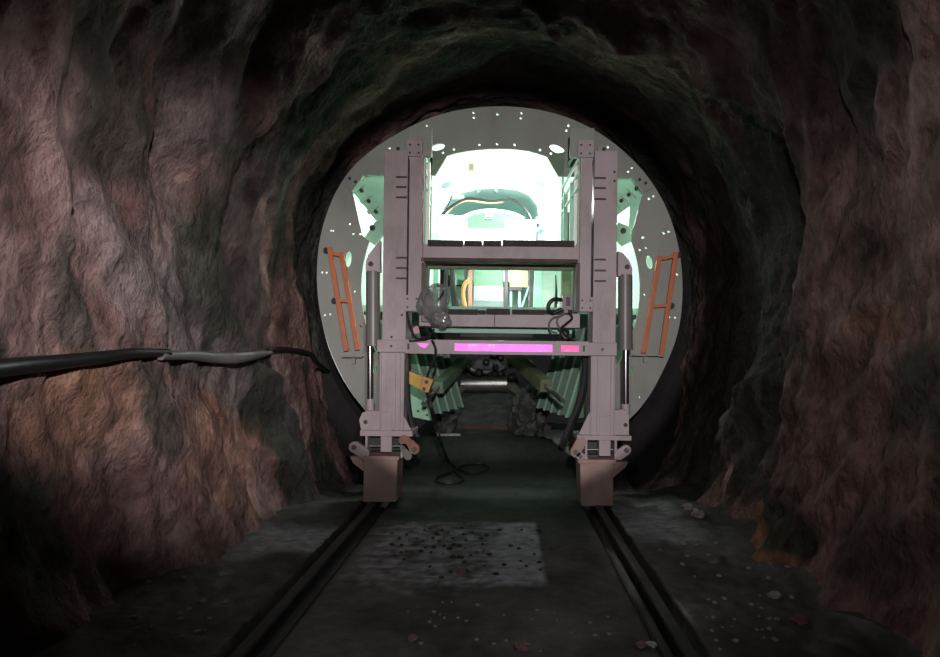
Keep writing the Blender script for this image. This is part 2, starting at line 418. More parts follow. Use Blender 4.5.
# ---------------------------------------------------------------- gantry
G = thing('work_gantry', 'pinkish white steel portal gantry with two deck levels standing on the rails before the shield', 'gantry', (-0.06, 0.2, 0.045))
GY = 0.0
def gantry_leg(L):
    """L maps a px table measured on the left/right leg"""
    k = L
    c = obj('column', pbox(MB(), *k['col'], GY, GY + .42, .006), 'paint', G)
    for (x0, x1, y) in k['slots']:
        obj('weld_slot', pbox(MB(), x0, y - .9, x1, y + .9, GY - .004, GY + .02, .002), 'dark', c)
    for (x, y) in k['dots']:
        p = at(x, y, GY); obj('bolt_hole', MB().cyl(p + Vector((0, -.004, 0)), p + Vector((0, .02, 0)), .013, 12), 'dark', c)
    p1 = obj('inner_post', pbox(MB(), *k['post'], GY + .03, GY + .30, .005), 'paint', G)
    x0, y0, x1, y1 = k['post']
    pbx = MB(); e = (x1 if L is LEFT else x0)
    pbox(pbx, e - 1.2, y0 + 2, e + 1.2, y1 - 4, GY + .015, GY + .05); obj('post_edge', pbx, 'rust', p1)
    b = obj('splice_plate', pbox(MB(), *k['bracket'], GY - .012, GY + .05, .003), 'paint', G)
    x0, y0, x1, y1 = k['bracket']
    for fx in (.2, .8):
        for fy in (.24, .76):
            p = at(x0 + (x1 - x0) * fx, y0 + (y1 - y0) * fy, GY - .012)
            obj('bolt', MB().cyl(p + Vector((0, -.008, 0)), p + Vector((0, .01, 0)), .011, 6), 'dark', b)
    cp = obj('top_cap', pbox(MB(), *k['cap'], GY + .05, GY + .11, .004), 'plate', G)
    cq = obj('cap_plate', pbox(MB(), *k['cap2'], GY + .0, GY + .06, .003), 'paint', G)
    x0, y0, x1, y1 = k['cap2']
    for fx in (.2, .75):
        for fy in (.3, .8):
            p = at(x0 + (x1 - x0) * fx, y0 + (y1 - y0) * fy, GY)
            obj('bolt', MB().cyl(p + Vector((0, -.008, 0)), p + Vector((0, .01, 0)), .012, 6), 'dark', cq)
    lg = obj('lifting_lug', pq(MB(), k['lug'], GY + .16, GY + .2, .002), 'plate', G)
    p = at(*k['lughole'], GY + .155); obj('lug_hole', MB().cyl(p, p + Vector((0, .05, 0)), .02, 14), 'dark', lg)
    cl = obj('clamp_collar', pbox(MB(), *k['collar'], GY - .03, GY + .46, .006), 'paint', G)
    p = at((k['collar'][0] + k['collar'][2]) / 2, (k['collar'][1] + k['collar'][3]) / 2, GY - .03)
    obj('bolt', MB().cyl(p + Vector((0, -.012, 0)), p + Vector((0, .01, 0)), .015, 6), 'paint_dark', cl)
    x0, y0, x1, y1 = k['tele']; w = x1 - x0
    t = MB(); pbox(t, x0, y0, x1, y1, GY + .02, GY + .38, .004)
    tl = obj('telescopic_leg', t, 'paint', G)
    rb = MB()
    for a, bb in ((.0, .10), (.26, .66), (.78, .86), (.93, 1.0)):
        pbox(rb, x0 + w * a, y0 + 1, x0 + w * bb, y1 - 1, GY + .0, GY + .03, .003)
    obj('leg_rib', rb, 'paint', tl)
    x0, y0, x1, y1 = k['tongue']; obj('tongue', pbox(MB(), x0, y0, x1, y1, GY - .01, GY + .12, .004), 'paint', G)
    obj('base_plate', pbox(MB(), *k['base'], GY - .03, GY + .40, .004), 'paint', G)
    cb = obj('clevis_block', pq(MB(), k['clevis'], GY + .02, GY + .16, .004), 'paint', G)
    p = at(*k['clevhole'], GY + .02); obj('pin_hole', MB().cyl(p + Vector((0, -.005, 0)), p + Vector((0, .06, 0)), .022, 14), 'dark', cb)
    obj('gusset', pq(MB(), k['gusset'], GY + .05, GY + .08, .002), 'paint', G)
    # open hinge box under the base plate
    x0, y0, x1, y1 = k['frame']
    f = MB()
    pbox(f, x0, y0, x0 + 2.5, y1, GY - .02, GY + .34, .003); pbox(f, x1 - 2.5, y0, x1, y1, GY - .02, GY + .34, .003)
    pbox(f, x0, y0, x1, y1, GY + .30, GY + .34)
    hb = obj('hinge_box', f, 'paint', G)
    obj('hinge_recess', pbox(MB(), x0 + 2.5, y0 + 1, x1 - 2.5, y1 - 3, GY + .22, GY + .28), 'dark', hb)
    a, bq = at(x0 - 1, (y0 + y1) / 2 - 1, GY + .08), at(x1 + 1, (y0 + y1) / 2 - 1, GY + .08)
    obj('hinge_pin', MB().cyl(a, bq, .012, 12), 'steel', hb, True)
    a, bq = at(x0, y1 - 5, GY + .16), at(x1, y1 - 5, GY + .16); obj('hinge_bar', MB().cyl(a, bq, .03, 12), 'dark', hb, True)
    for q in k['tabs']:
        (ax, ay), (bx, by), r, mt = q
        a, bq = at(ax, ay, GY - .03), at(bx, by, GY - .03); m = MB()
        dv = (bq - a); nrm = Vector((dv.z, 0, -dv.x)).normalized(); rr = r * .01045; pts = []
        ang = math.atan2(dv.z, dv.x)
        for i in range(9):
            th = ang - PI / 2 + PI * i / 8; pts.append((bq.x + rr * math.cos(th), bq.z + rr * math.sin(th)))
        for i in range(9):
            th = ang + PI / 2 + PI * i / 8; pts.append((a.x + rr * math.cos(th), a.z + rr * math.sin(th)))
        m.prism(pts, GY - .045, GY + .02, .003)
        tb = obj('hinge_lug', m, mt, G)
        obj('lug_pin', MB().cyl(bq + Vector((0, -.04, 0)), bq + Vector((0, .02, 0)), rr * .45, 14), 'paint_dark', tb, True)
    ft = obj('foot_block', pq(MB(), k['foot'], GY - .06, GY + .34, .006), 'foot', G)
    x0, y0, x1, y1 = k['rim']; obj('foot_rim', pbox(MB(), x0, y0, x1, y1, GY - .075, GY + .36, .003), 'foot', ft)
    obj('foot_ear', pq(MB(), k['ear'], GY + .0, GY + .1, .003), 'foot', ft)
    return c
LEFT = dict(col=(382, 151, 408, 340), post=(408, 156, 423, 298), bracket=(404.5, 295, 419.5, 311), cap=(408, 127, 432, 156), cap2=(407, 140, 422.5, 156),
    slots=[(396, 407, y) for y in (177, 187, 197.3, 257.7, 268, 278.3)], dots=[(402, 315), (391.5, 337)],
    lug=[(390, 152), (392, 147), (396, 145), (400, 145), (406, 150), (406, 152)], lughole=(398, 148.5),
    collar=(377, 340, 405.5, 352), tele=(379, 352, 404.5, 431), tongue=(380.5, 412, 392, 452), base=(360, 431, 412.5, 436),
    clevis=[(361, 430), (359, 420), (362, 413), (366, 411), (380, 411), (380, 430)], clevhole=(365.5, 422), gusset=[(397, 432), (397, 411), (402, 412), (412, 432)],
    frame=(365, 436, 403, 458), tabs=[((404, 440), (414.5, 449), 5.2, 'rust'), ((364, 453), (354.5, 447), 5.5, 'paint'), ((408, 456), (404, 447), 4, 'hyd')],
    foot=[(364, 459), (397.5, 459), (396, 502), (363, 502)], rim=(362, 456.5, 399, 460), ear=[(364, 458), (350, 457), (353, 463), (364, 472)])
RIGHT = dict(col=(592.5, 151, 618, 343), post=(579.5, 157, 592.5, 300), bracket=(579.5, 297, 593, 311.5), cap=(570, 128, 594.5, 157), cap2=(578, 140, 594, 157),
    slots=[(594.5, 606, y) for y in (178, 188, 199, 259.5, 270.5, 281)], dots=[(614.5, 172), (614.5, 181)],
    lug=[(597, 152), (598, 148), (602, 146), (606, 146), (610, 151), (610, 152)], lughole=(604, 149),
    collar=(588, 343, 617, 355.5), tele=(590, 355.5, 615.5, 436), tongue=(599, 416, 611, 456), base=(577, 436, 631.5, 440),
    clevis=[(614, 435), (614, 410), (626, 410), (629, 416), (629, 435)], clevhole=(625.5, 425), gusset=[(591, 436), (593, 411), (589, 413), (578, 436)],
    frame=(585, 440, 617, 461), tabs=[((581, 442), (575.5, 452), 5.2, 'foot'), ((619, 455), (626, 450), 5, 'paint'), ((584, 459), (580, 456), 4, 'paint')],
    foot=[(580, 462), (613.5, 462), (613, 506), (581, 506)], rim=(578, 460, 616, 463.5), ear=[(613, 462), (628, 462), (626, 467), (613, 478)])
gantry_leg(LEFT); gantry_leg(RIGHT)
# hydraulic rams beside the columns
def ram(mount, pin, bar, rod, foot):
    x0, y0, x1, y1 = bar; Y = .14; cx = (x0 + x1) / 2; r = mm(x1 - x0, Y) / 2
    m = obj('ram_bracket', pq(MB(), mount, Y - .05, Y + .05, .003), 'paint', G)
    p = at(*pin, Y - .05); obj('bracket_pin', MB().cyl(p + Vector((0, -.02, 0)), p + Vector((0, .11, 0)), .026, 16), 'dark', m, True)
    b = obj('ram_barrel', MB().cyl(at(cx, y0, Y), at(cx, y1, Y), r, 28), 'hyd', G, True)
    obj('barrel_gland', MB().cyl(at(cx, y1 - 4, Y), at(cx, y1 + 1, Y), r * 1.05, 28), 'hyd', b, True)
    c2 = (rod[0] + rod[1]) / 2; obj('ram_rod', MB().cyl(at(c2, y1, Y), at(c2, rod[2], Y), mm(rod[1] - rod[0], Y) / 2, 20), 'chrome', G, True, label='polished chrome ram rod')
    obj('ram_foot', MB().cyl(at(c2, rod[2] - 2, Y), at(c2, foot, Y), mm(4.3, Y), 18), 'paint', G, True)
ram([(380, 240), (380, 272), (365.5, 272), (365.5, 262), (368, 255)], (371, 264), (366, 271.5, 380, 345), (367.3, 373, 401), 412)
ram([(618, 251), (618, 276), (632.5, 276), (632.5, 268), (629, 260), (623, 253)], (627, 267), (618, 275, 632.5, 349), (622.5, 629, 406), 414)
# cross beams
ub = obj('upper_beam', pbox(MB(), 421.5, 246, 577.5, 260, .03, .17, .004), 'paint', G)
obj('beam_flange', pbox(MB(), 421, 259.3, 578, 261, .02, .2), 'darkrust', ub)
for x0, x1 in ((418.5, 424), (576, 581)):
    s = obj('end_plate', pbox(MB(), x0, 244, x1, 263, .022, .06, .002), 'paint', ub)
fr2 = MB(); pbox(fr2, 424, 262, 577, 268, .45, .57); pbox(fr2, 424, 268, 428.5, 312, .45, .57); pbox(fr2, 572.5, 268, 577, 312, .45, .57)
obj('rear_frame', fr2, 'olive', G)
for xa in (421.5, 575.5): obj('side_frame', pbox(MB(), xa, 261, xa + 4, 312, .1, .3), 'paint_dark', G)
lb = obj('lower_beam', pbox(MB(), 419, 314, 580, 326, .03, .17, .004), 'paint', G)
obj('beam_seam', pbox(MB(), 494, 313.6, 495, 326.4, .026, .1), 'darkrust', lb)
obj('rear_beam', pbox(MB(), 432, 327, 572, 332.5, .28, .4, .003), 'mint', G, label='mint green rear cross beam')
# decks carried between the beams
for nm, yy in (('upper', 246.6), ('lower', 314.6)):
    z = at(500, yy, .03).z; x0, x1 = at(425, yy, .03).x, at(575, yy, .03).x
    dk = MB()
    for Y in (.7, 1.25): dk.box(x0, x1, Y, Y + .08, z - .05, z - .005)
    for x in (x0, x1 - .06): dk.box(x, x + .06, .17, 1.3, z - .05, z - .005)
    obj('deck_joist', dk, 'paint', G)
# guard rails running back along both sides of the upper deck
for xf, xr, n in ((424.5, 431, 0), (579.5, 562.5, 1)):
    gd = MB()
    zs = [at(580, y_, .1).z for y_ in (143, 157, 171, 185)]
    Xf, Xr = at(xf, 200, .1).x, at(xr, 200, 1.25).x
    for z in zs: gd.tube([(Xf, .1, z), (Xr, 1.25, z - .04)], .017, 8, False)
    zb = at(500, 245, .03).z
    gd.tube([(Xf, .1, zb), (Xf, .1, zs[0])], .016, 8, False)
    gd.tube([(Xr, 1.25, zb), (Xr, 1.25, zs[0] - .04)], .016, 8, False)
    obj('guard_rail', gd, 'mint', G, True, label='pale green guard rail beside the upper deck')
    for Y, w in ((.55, .05), (1.0, .05)):
        t = (Y - .1) / 1.15; X = Xf + (Xr - Xf) * t
        obj('guard_post', MB().box(X - w / 2, X + w / 2, Y, Y + .05, zb, zs[2]), 'mint', G)
    obj('guard_panel', MB().box(min(Xr, Xr + .16 * (1 if n else -1)), max(Xr, Xr + .16 * (1 if n else -1)), 1.27, 1.30, zb, zb + .62), 'strutgreen', G)
    obj('guard_stanchion', MB().box(Xf - .025, Xf + .025, .36, .40, zb, zs[1]), 'white', G)
# reflective barrier bar
bar = obj('barrier_bar', pbox(MB(), 405, 341.5, 589, 353.5, -.045, -.005, .003), 'paint', G)
obj('reflective_strip', pbox(MB(), 454.5, 344.6, 552.5, 351, -.05, -.04), 'pink', bar, label='long bright pink reflective strip')
obj('reflective_strip', pq(MB(), [(416.5, 343), (429.5, 343.4), (425, 348.2), (421, 347)], -.05, -.04), 'pink', bar, label='small torn pink reflective strip at the left end')
obj('reflective_strip', pbox(MB(), 561, 345.6, 579, 351.6, -.05, -.04), 'pink2', bar, label='short deep pink reflective strip at the right end')
obj('bar_joint', pbox(MB(), 434, 341.3, 435.2, 353, -.048, -.03), 'rust', bar)
for x, y in ((408.3, 346.5), (584, 348.5)):
    obj('bar_clip', pbox(MB(), x - 1, y - 3, x + 1, y + 3, -.052, -.04), 'dark', bar)
# planks on both decks
def planks(segs, y0, Yd, labels, grp):
    for (a, b, dz), lb_ in zip(segs, labels):
        mb = MB(); p, q = at(a, y0, .03), at(b, y0, .03); n = 12; h = .056 + dz
        z = p.z - .002
        mb.box(p.x, q.x, .0 + random.uniform(-.02, .02), Yd, z, z + h, .004)
        o = obj('deck_plank', mb, 'wood'); tag(o, lb_, 'plank', grp)
planks([(428, 463, .008), (464.5, 482, .0), (483, 501.5, .004), (502.5, 574, .006)], 246.2, 1.32,
       ['dark timber plank of the upper deck beside the left column', 'short dark timber plank second from left on the upper deck',
        'short dark timber plank third from left on the upper deck', 'wide dark timber plank of the upper deck beside the right column'], 'upper deck planks')
planks([(447, 478, .0), (478.6, 486, -.012), (486.6, 510, .004), (512, 545, -.004), (545.6, 572, -.01)], 314.3, 1.32,
       ['dark timber plank of the lower deck beside the plastic wrapped bundle', 'narrow split dark timber plank of the lower deck right of the first gap',
        'dark timber plank in the middle of the lower deck', 'dark timber plank of the lower deck left of the cable tangle', 'dark timber plank of the lower deck under the control box'], 'lower deck planks')
# ---------------------------------------------------------------- shield (tunnelling machine front)
SY = 0.9
CS = at(500.5, 289, SY); RS = mm(182.5, SY)
S = thing('tunnel_shield', 'large round grey steel shield with bolt holes filling the tunnel behind the gantry', 'tunnel shield', (CS.x, SY + 2, .22))
def curve_plate(name, outline, holes, Y, th, m, parent, label=None):
    cu = bpy.data.curves.new(name, 'CURVE'); cu.dimensions = '2D'; cu.fill_mode = 'BOTH'; cu.extrude = th / 2
    for pl in [outline] + holes:
        sp = cu.splines.new('POLY'); sp.points.add(len(pl) - 1); sp.use_cyclic_u = True
        for p, q in zip(sp.points, pl): p.co = (q[0], q[1], 0, 1)
    t = bpy.data.objects.new('t', cu); C.objects.link(t)
    bpy.context.view_layer.update()
    me = bpy.data.meshes.new_from_object(t.evaluated_get(bpy.context.evaluated_depsgraph_get()))
    bpy.data.objects.remove(t); bpy.data.curves.remove(cu)
    mb = MB(); mb.bm.from_mesh(me); bpy.data.meshes.remove(me)
    for v in mb.bm.verts: x, y, z = v.co; v.co = (x, Y + th / 2 - z, y)
    return obj(name, mb, m, parent, label=label)
def xz(x, y, Y=SY): p = at(x, y, Y); return (p.x, p.z)
def arc(cx, cy, r, a0, a1, n, Y=SY):
    return [xz(cx + r * math.cos(math.radians(a0 + (a1 - a0) * i / n)), cy + r * math.sin(math.radians(a0 + (a1 - a0) * i / n)), Y) for i in range(n + 1)]
def ovalpx(cx, cy, a, b, ang, n=20, Y=SY):
    t = math.radians(ang)
    return [xz(cx + a * math.cos(2 * PI * i / n) * math.cos(t) - b * math.sin(2 * PI * i / n) * math.sin(t),
               cy + a * math.cos(2 * PI * i / n) * math.sin(t) + b * math.sin(2 * PI * i / n) * math.cos(t), Y) for i in range(n)]
OUT = [(650.3,180),(662.6,200),(672,222.6),(678.6,248),(682,274),(682,300),(679.5,327),(668.5,358.5),(656,383),(644,405),(600,440),
       (404,440),(358,402),(344,379),(333.5,357.5),(323.9,330),(318.5,300),(317,275),(318.5,249),(322.8,225.8),(331.8,201.3),(342,180),(363,156.4),(387,140.5),(410,127),(440,114.5),(470,108.5),(500,106.5),(530,108.5),(560,115),(590,127.5),(622,150)]
OT = sorted((math.atan2(y - 288, x - 500), math.hypot(x - 500, y - 288)) for x, y in OUT)
OT = [(OT[-1][0] - 2 * PI, OT[-1][1])] + OT + [(OT[0][0] + 2 * PI, OT[0][1])]
def orad(t):
    t = math.atan2(math.sin(t), math.cos(t))
    for (a, r), (b, q) in zip(OT, OT[1:]):
        if a <= t <= b: return r + (q - r) * sst(0, 1, (t - a) / (b - a)) if False else r + (q - r) * (t - a) / (b - a)
    return 182.5
# angles: 0 = right, 90 = down in the survey frame
a_r = math.degrees(math.asin(153 / 182.5)); 
t0, t1 = math.atan2(152, 100), math.atan2(152, -96) - 2 * PI
out = []
for i in range(161):
    t = t0 + (t1 - t0) * i / 160; r = sum(orad(t + k * .05) for k in (-2, -1, 0, 1, 2)) / 5
    out.append(xz(500 + r * math.cos(t), 288 + r * math.sin(t)))
inn = [xz(408, 430), xz(399, 384)] + arc(500.5, 289, 139.5, 138, 200, 20)
inn += [xz(x, y) for x, y in [(362, 235), (351.5, 189.5), (361, 175), (431, 175), (446, 156), (458, 152.6), (472, 150.2), (486, 149), (500, 148.6), (514, 149), (528, 150.8), (538, 153.5), (548, 157), (563, 176.5), (632, 177.5), (643, 193), (632, 233)]]
inn += arc(500.5, 289, 139.5, -20, 42, 20) + [xz(602, 384), xz(595, 430)]
HD = []
def hd(ox, oy, L_):
    for x, y in L_: HD.append((ox + x * .213, oy + y * .213))
hd(310, 100, [(768, 60), (770, 83), (880, 67), (545, 113), (362, 211), (245, 307), (263, 324), (148, 439), (169, 450), (676, 231), (795, 209), (878, 207), (625, 247), (187, 581), (83, 606), (106, 613), (203, 629), (236, 629)])
hd(500, 100, [(101, 62), (98, 86), (321, 120), (312, 143), (69, 210), (188, 234), (239, 250), (506, 221), (602, 335), (619, 318), (699, 463), (721, 451), (769, 625), (793, 617), (671, 645)])
hd(310, 230, [(53, 198), (77, 199), (69, 399), (93, 395), (208, 288), (238, 453)])
hd(500, 230, [(657, 93), (685, 84), (832, 208), (679, 303), (797, 408), (823, 411)])
hd(480, 360, [(750, 175), (771, 187)])
HD = [(x, y) for x, y in HD if math.hypot(x - 500, y - 288) < orad(math.atan2(y - 288, x - 500)) - 3.5]
def pull(x, y):
    r = math.hypot(x - 500.5, y - 289); k = min(1, 179.3 / r); return 500.5 + (x - 500.5) * k, 289 + (y - 289) * k
HD = [pull(x, y) for x, y in HD]
holes = [ovalpx(x, y, 1.25, 1.25, 0, 10) for x, y in HD]
holes += [ovalpx(438, 147, 7, 3.4, -14), ovalpx(557, 149, 8, 3.6, 22), ovalpx(348.5, 259, 3, 8, 4), ovalpx(649.3, 262, 3, 7, -8), ovalpx(374.5, 369, 2.6, 4, 0), ovalpx(630.5, 371, 1.6, 5, 8)]
plate = curve_plate('front_plate', out + inn, holes, SY, .035, 'plate', S)
# tabs at the upper windows, brackets under the ladders
for pts in ([(345, 185), (355, 170), (362, 176), (351, 191)], [(632, 178), (643, 193), (655, 187), (642, 169)]):
    t = obj('corner_tab', pq(MB(), pts, SY - .03, SY, .003), 'plate', S)
    cx, cy = sum(p[0] for p in pts) / 4, sum(p[1] for p in pts) / 4
    for dx in (-3.5, 2.5):
        p = at(cx + dx, cy + (-2 if dx < 0 else 1.5), SY - .03); obj('bolt', MB().cyl(p + Vector((0, -.015, 0)), p + Vector((0, .01, 0)), .018, 8), 'dark', t)
for x0, x1, y in ((345, 364, 356), (629, 660, 354.5)):
    p, q = at(x0, y, SY), at(x1, y, SY)
    obj('bracket_shelf', MB().box(p.x, q.x, SY - .16, SY, p.z - .015, p.z, .003).box((p.x + q.x) / 2 - .02, (p.x + q.x) / 2 + .02, SY - .06, SY, p.z - .09, p.z), 'plate', S)
for pts in ([(430, 150), (431.5, 175), (435.5, 175), (447, 156.4), (439, 152)], [(566, 151), (563.5, 176.5), (558.5, 176), (547.5, 157.4), (556, 153.5)]):
    obj('corner_gusset', pq(MB(), pts, SY - .05, SY, .003), 'strutgreen', S)
# shell
def shell(R, Y0, Y1, a0, a1, n=72, ny=10, inward=True, cen=CS):
    mb = MB(); rg = []
    for i in range(ny + 1):
        Y = Y0 + (Y1 - Y0) * i / ny
        rg.append([mb.bm.verts.new((cen.x + R * math.cos(math.radians(a0 + (a1 - a0) * j / n)), Y, cen.z + R * math.sin(math.radians(a0 + (a1 - a0) * j / n)))) for j in range(n + 1)])
    for a, b in zip(rg, rg[1:]):
        for j in range(n): mb.bm.faces.new([a[j], a[j + 1], b[j + 1], b[j]])
    return mb
def ringprism(R0, R1, Y0, Y1, a0, a1, n=48, cen=CS):
    pts = [(cen.x + R1 * math.cos(math.radians(a0 + (a1 - a0) * j / n)), cen.z + R1 * math.sin(math.radians(a0 + (a1 - a0) * j / n))) for j in range(n + 1)]
    pts += [(cen.x + R0 * math.cos(math.radians(a1 + (a0 - a1) * j / n)), cen.z + R0 * math.sin(math.radians(a1 + (a0 - a1) * j / n))) for j in range(n + 1)]
    mb = MB(); bm = mb.bm
    N = n + 1
    A = [bm.verts.new((x, Y0, z)) for x, z in pts]; B = [bm.verts.new((x, Y1, z)) for x, z in pts]
    for j in range(n):
        bm.faces.new([A[j], A[j + 1], A[2 * N - 2 - j], A[2 * N - 1 - j]]); bm.faces.new([B[j], B[2 * N - 1 - j], B[2 * N - 2 - j], B[j + 1]])
    M = 2 * N
    for j in range(M): bm.faces.new([A[j], B[j], B[(j + 1) % M], A[(j + 1) % M]])
    return mb
sk = ringprism(RS - .016, RS - .004, SY + .03, 7.2, -48, 228, 96)
obj('shell_skin', sk, 'shell', S, True)
# stiffening ring frames
for Y in (1.75, 2.7):
    for a0, a1 in ((-50, 22), (158, 230)): obj('ring_frame', ringprism(RS - .24, RS - .008, Y, Y + .05, a0, a1, 30), 'shell', S, True)
# green struts with bolts behind the upper side windows
for sx in (-1, 1):
    pts = [(361, 176), (384, 176), (384, 222), (376, 219), (352, 190)] if sx < 0 else [(619, 178), (632, 178), (642, 193), (632, 233), (619, 225)]
    st_ = MB()
    if sx < 0: quad = [(361, 175), (351, 189.5), (376, 221), (392, 214), (392, 175)]
    else: quad = [(610, 177), (634, 177), (643, 192), (634, 232), (628, 232), (630, 206), (610, 220)]
    pq(st_, quad, SY + .22, SY + .27, .004)
    b = obj('window_strut', st_, 'mint', S)
    for i in range(3):
        t = .2 + .3 * i
        (ax, ay), (bx, by) = ((357, 184), (381, 219)) if sx < 0 else ((641, 185), (616, 205))
        p = at(ax + (bx - ax) * t, ay + (by - ay) * t, SY + .22)
        obj('strut_rib', MB().bar(p + Vector((-.10, -.02, .02 * sx)), p + Vector((.02, -.02, -.10 * sx if sx > 0 else .09)), .03, .05), 'mint', b)
        obj('strut_bolt', MB().cyl(p + Vector((0, -.03, 0)), p + Vector((0, .02, 0)), .024, 8), 'dark', b)
    pl = MB()
    if sx < 0: pq(pl, [(375, 222), (386, 215), (392, 225), (375, 245), (364, 238)], SY + .14, SY + .19, .003)
    else: pq(pl, [(618, 222), (628, 226), (634, 240), (622, 246), (614, 238)], SY + .14, SY + .19, .003)
    k = obj('strut_foot', pl, 'mint', S)
    p = at(372.5, 228, SY + .14) if sx < 0 else at(623, 231, SY + .14)
    obj('foot_pin', MB().cyl(p + Vector((0, -.02, 0)), p + Vector((0, .02, 0)), .035, 12), 'dark', k)
# dark lower side ribs inside the shield
for sx in (-1, 1):
    for i, Y in enumerate((1.5, 1.85, 2.2, 2.55, 2.9)):
        X0, X1 = (1.38, .86) ; z0, z1 = .80, 1.96
        xi = .95 - .075 * i; xb, xt = CS.x + sx * (xi - .10), CS.x + sx * (xi + .24)
        m = MB(); m.hexa([(CS.x + sx * 1.55, Y, z0), (xb, Y, z0), (xb, Y + .03, z0), (CS.x + sx * 1.55, Y + .03, z0),
                          (CS.x + sx * 1.95, Y, z1), (xt, Y, z1), (xt, Y + .03, z1), (CS.x + sx * 1.95, Y + .03, z1)])
        r_ = obj('side_rib', m, 'green', S)
        obj('rib_edge', MB().bar((xb, Y + .01, z0), (xt, Y + .01, z1), .03, .04, 0, Vector((0, 1, 0))), 'midgreen', r_, label='pale green edge of the rib')
    m = MB(); m.hexa([(CS.x + sx * 1.40, 1.62, .75), (CS.x + sx * 1.35, 1.62, .75), (CS.x + sx * 1.35, 5, .75), (CS.x + sx * 1.40, 5, .75),
                      (CS.x + sx * 1.70, 1.62, 1.9), (CS.x + sx * 1.62, 1.62, 1.9), (CS.x + sx * 1.62, 5, 1.9), (CS.x + sx * 1.70, 5, 1.9)])
    obj('side_plate', m, 'green', S)
# second bulkhead with an arched opening, and the vault behind it
BY = 3.6
ar = [xz(x, y, BY) for x, y in [(440, 262), (440, 225), (444, 207), (452, 198), (464, 192), (480, 189), (500, 188), (517, 190), (529, 195), (537, 205), (540, 225), (540, 262)]]
cb_ = at(500.5, 289, SY)
ob = [(cb_.x + (RS - .01) * math.cos(math.radians(a)), cb_.z + (RS - .01) * math.sin(math.radians(a))) for a in range(192, -13, -2)]
zb_ = 2.25
curve_plate('rear_bulkhead', [(ob[0][0], zb_)] + ob + [(ob[-1][0], zb_), (ar[-1][0], zb_)] + ar[::-1] + [(ar[0][0], zb_)],
            [], BY, .04, 'white', S)
for x, an in ((446, -18), (540.5, 16)): obj('oval_port', MB().prism(ovalpx(x, 184.5, 5, 2, an, 18, 3.05), 3.05, 3.12), 'bluegrey', S)
vt = MB(); rg = []
for Y in (BY + .04, 7.0):
    rg.append([vt.bm.verts.new((x, Y, z)) for x, z in ar])
for j in range(len(ar) - 1): vt.bm.faces.new([rg[0][j], rg[0][j + 1], rg[1][j + 1], rg[1][j]])
obj('rear_vault', vt, 'cyan', S, True)
obj('vault_end', MB().prism(ar, 6.4, 6.44), 'cyan', S)
# floors inside
lp = obj('lower_floor_plate', MB().box(-1.98, 1.88, 1.5, 7.0, 2.12, 2.2), 'mint', S)
obj('upper_floor_plate', MB().box(-1.0, .9, 2.75, 6.4, 2.98, 3.06), 'mint', S)
obj('rear_wall_plate', MB().box(-1.75, 1.65, 6.9, 6.95, 2.2, 3.0), 'white', S)
for x in (-.95, .82): obj('floor_post', MB().box(x, x + .09, 4.4, 4.5, 2.2, 2.98, .004), 'mint', S)
# ---------------------------------------------------------------- ladders
def ladder(r1, r2, rungs, stubs, label):
    Y = SY - .11
    a = at(*r1[1], Y); t = thing('ladder', label, 'ladder', a)
    for (x0, y0), (x1, y1) in (r1, r2):
        obj('rail', MB().bar(at(x0, y0, Y), at(x1, y1, Y), .052, .045, .004, Vector((0, 1, 0))), 'orange', t)
    for (x0, y0), (x1, y1) in rungs:
        obj('rung', MB().bar(at(x0, y0, Y), at(x1, y1, Y), .028, .035, .003), 'orange', t)
    for x, y in stubs:
        p = at(x, y, SY - .12); q = p.copy(); q.y = SY
        obj('mounting_stub', MB().cyl(p, q, .032, 14), 'rubber', t, True)
ladder(((329.5, 247), (346.5, 351)), ((341.5, 252), (358, 350)), [((330.5, 253), (342.5, 256)), ((337.5, 300), (349.5, 301.5))], [(326, 250), (334, 300.5)],
       'short orange steel ladder fixed to the left side of the round shield plate')
ladder(((676, 252), (661, 357)), ((659.5, 256), (643.5, 353)), [((658, 259.5), (675, 256)), ((652, 306.5), (668, 305))], [(678.5, 254.5), (672, 305.5)],
       'short orange steel ladder fixed to the right side of the round shield plate')
# ---------------------------------------------------------------- machinery inside, upper level
def pthing(name, label, cat, px, py, Y, group=None): return thing(name, label, cat, at(px, py, Y), group)
t = pthing('cabinet', 'white equipment cabinet on the upper inner floor left of the green arched panel', 'cabinet', 452, 258, 3.0)
z0 = 3.06
def zbox(mb, x0, x1, ytop, Y0, Y1, zb, bev=.006):
    p, q = at(x0, ytop, Y0), at(x1, ytop, Y0); return mb.box(p.x, q.x, Y0, Y1, zb, p.z, bev)
t.location.z = z0; WL[t.name].z = z0
obj('body', zbox(MB(), 441, 466, 215.5, 2.95, 3.4, z0), 'white', t); obj('lid', zbox(MB(), 440, 453, 214.2, 2.93, 3.0, at(452, 216, 2.95).z), 'bluegrey', t)
t = pthing('cabinet', 'low white equipment cabinet in front of the green arched panel', 'cabinet', 485, 258, 3.0); t.location.z = z0; WL[t.name].z = z0
obj('body', zbox(MB(), 466, 503.5, 229.5, 3.05, 3.4, z0), 'white', t); obj('top_rail', zbox(MB(), 466, 503.5, 228.3, 3.04, 3.1, at(485, 230, 3.05).z), 'shell', t)
t = pthing('cabinet', 'tall white equipment cabinet on the upper inner floor below the bright lamp', 'cabinet', 520, 258, 3.0); t.location.z = z0; WL[t.name].z = z0
bd = obj('body', zbox(MB(), 505, 536.5, 219.5, 2.95, 3.4, z0), 'white', t); obj('door', zbox(MB(), 527, 536, 221, 2.94, 2.96, z0 + .04, .002), 'shell', t)
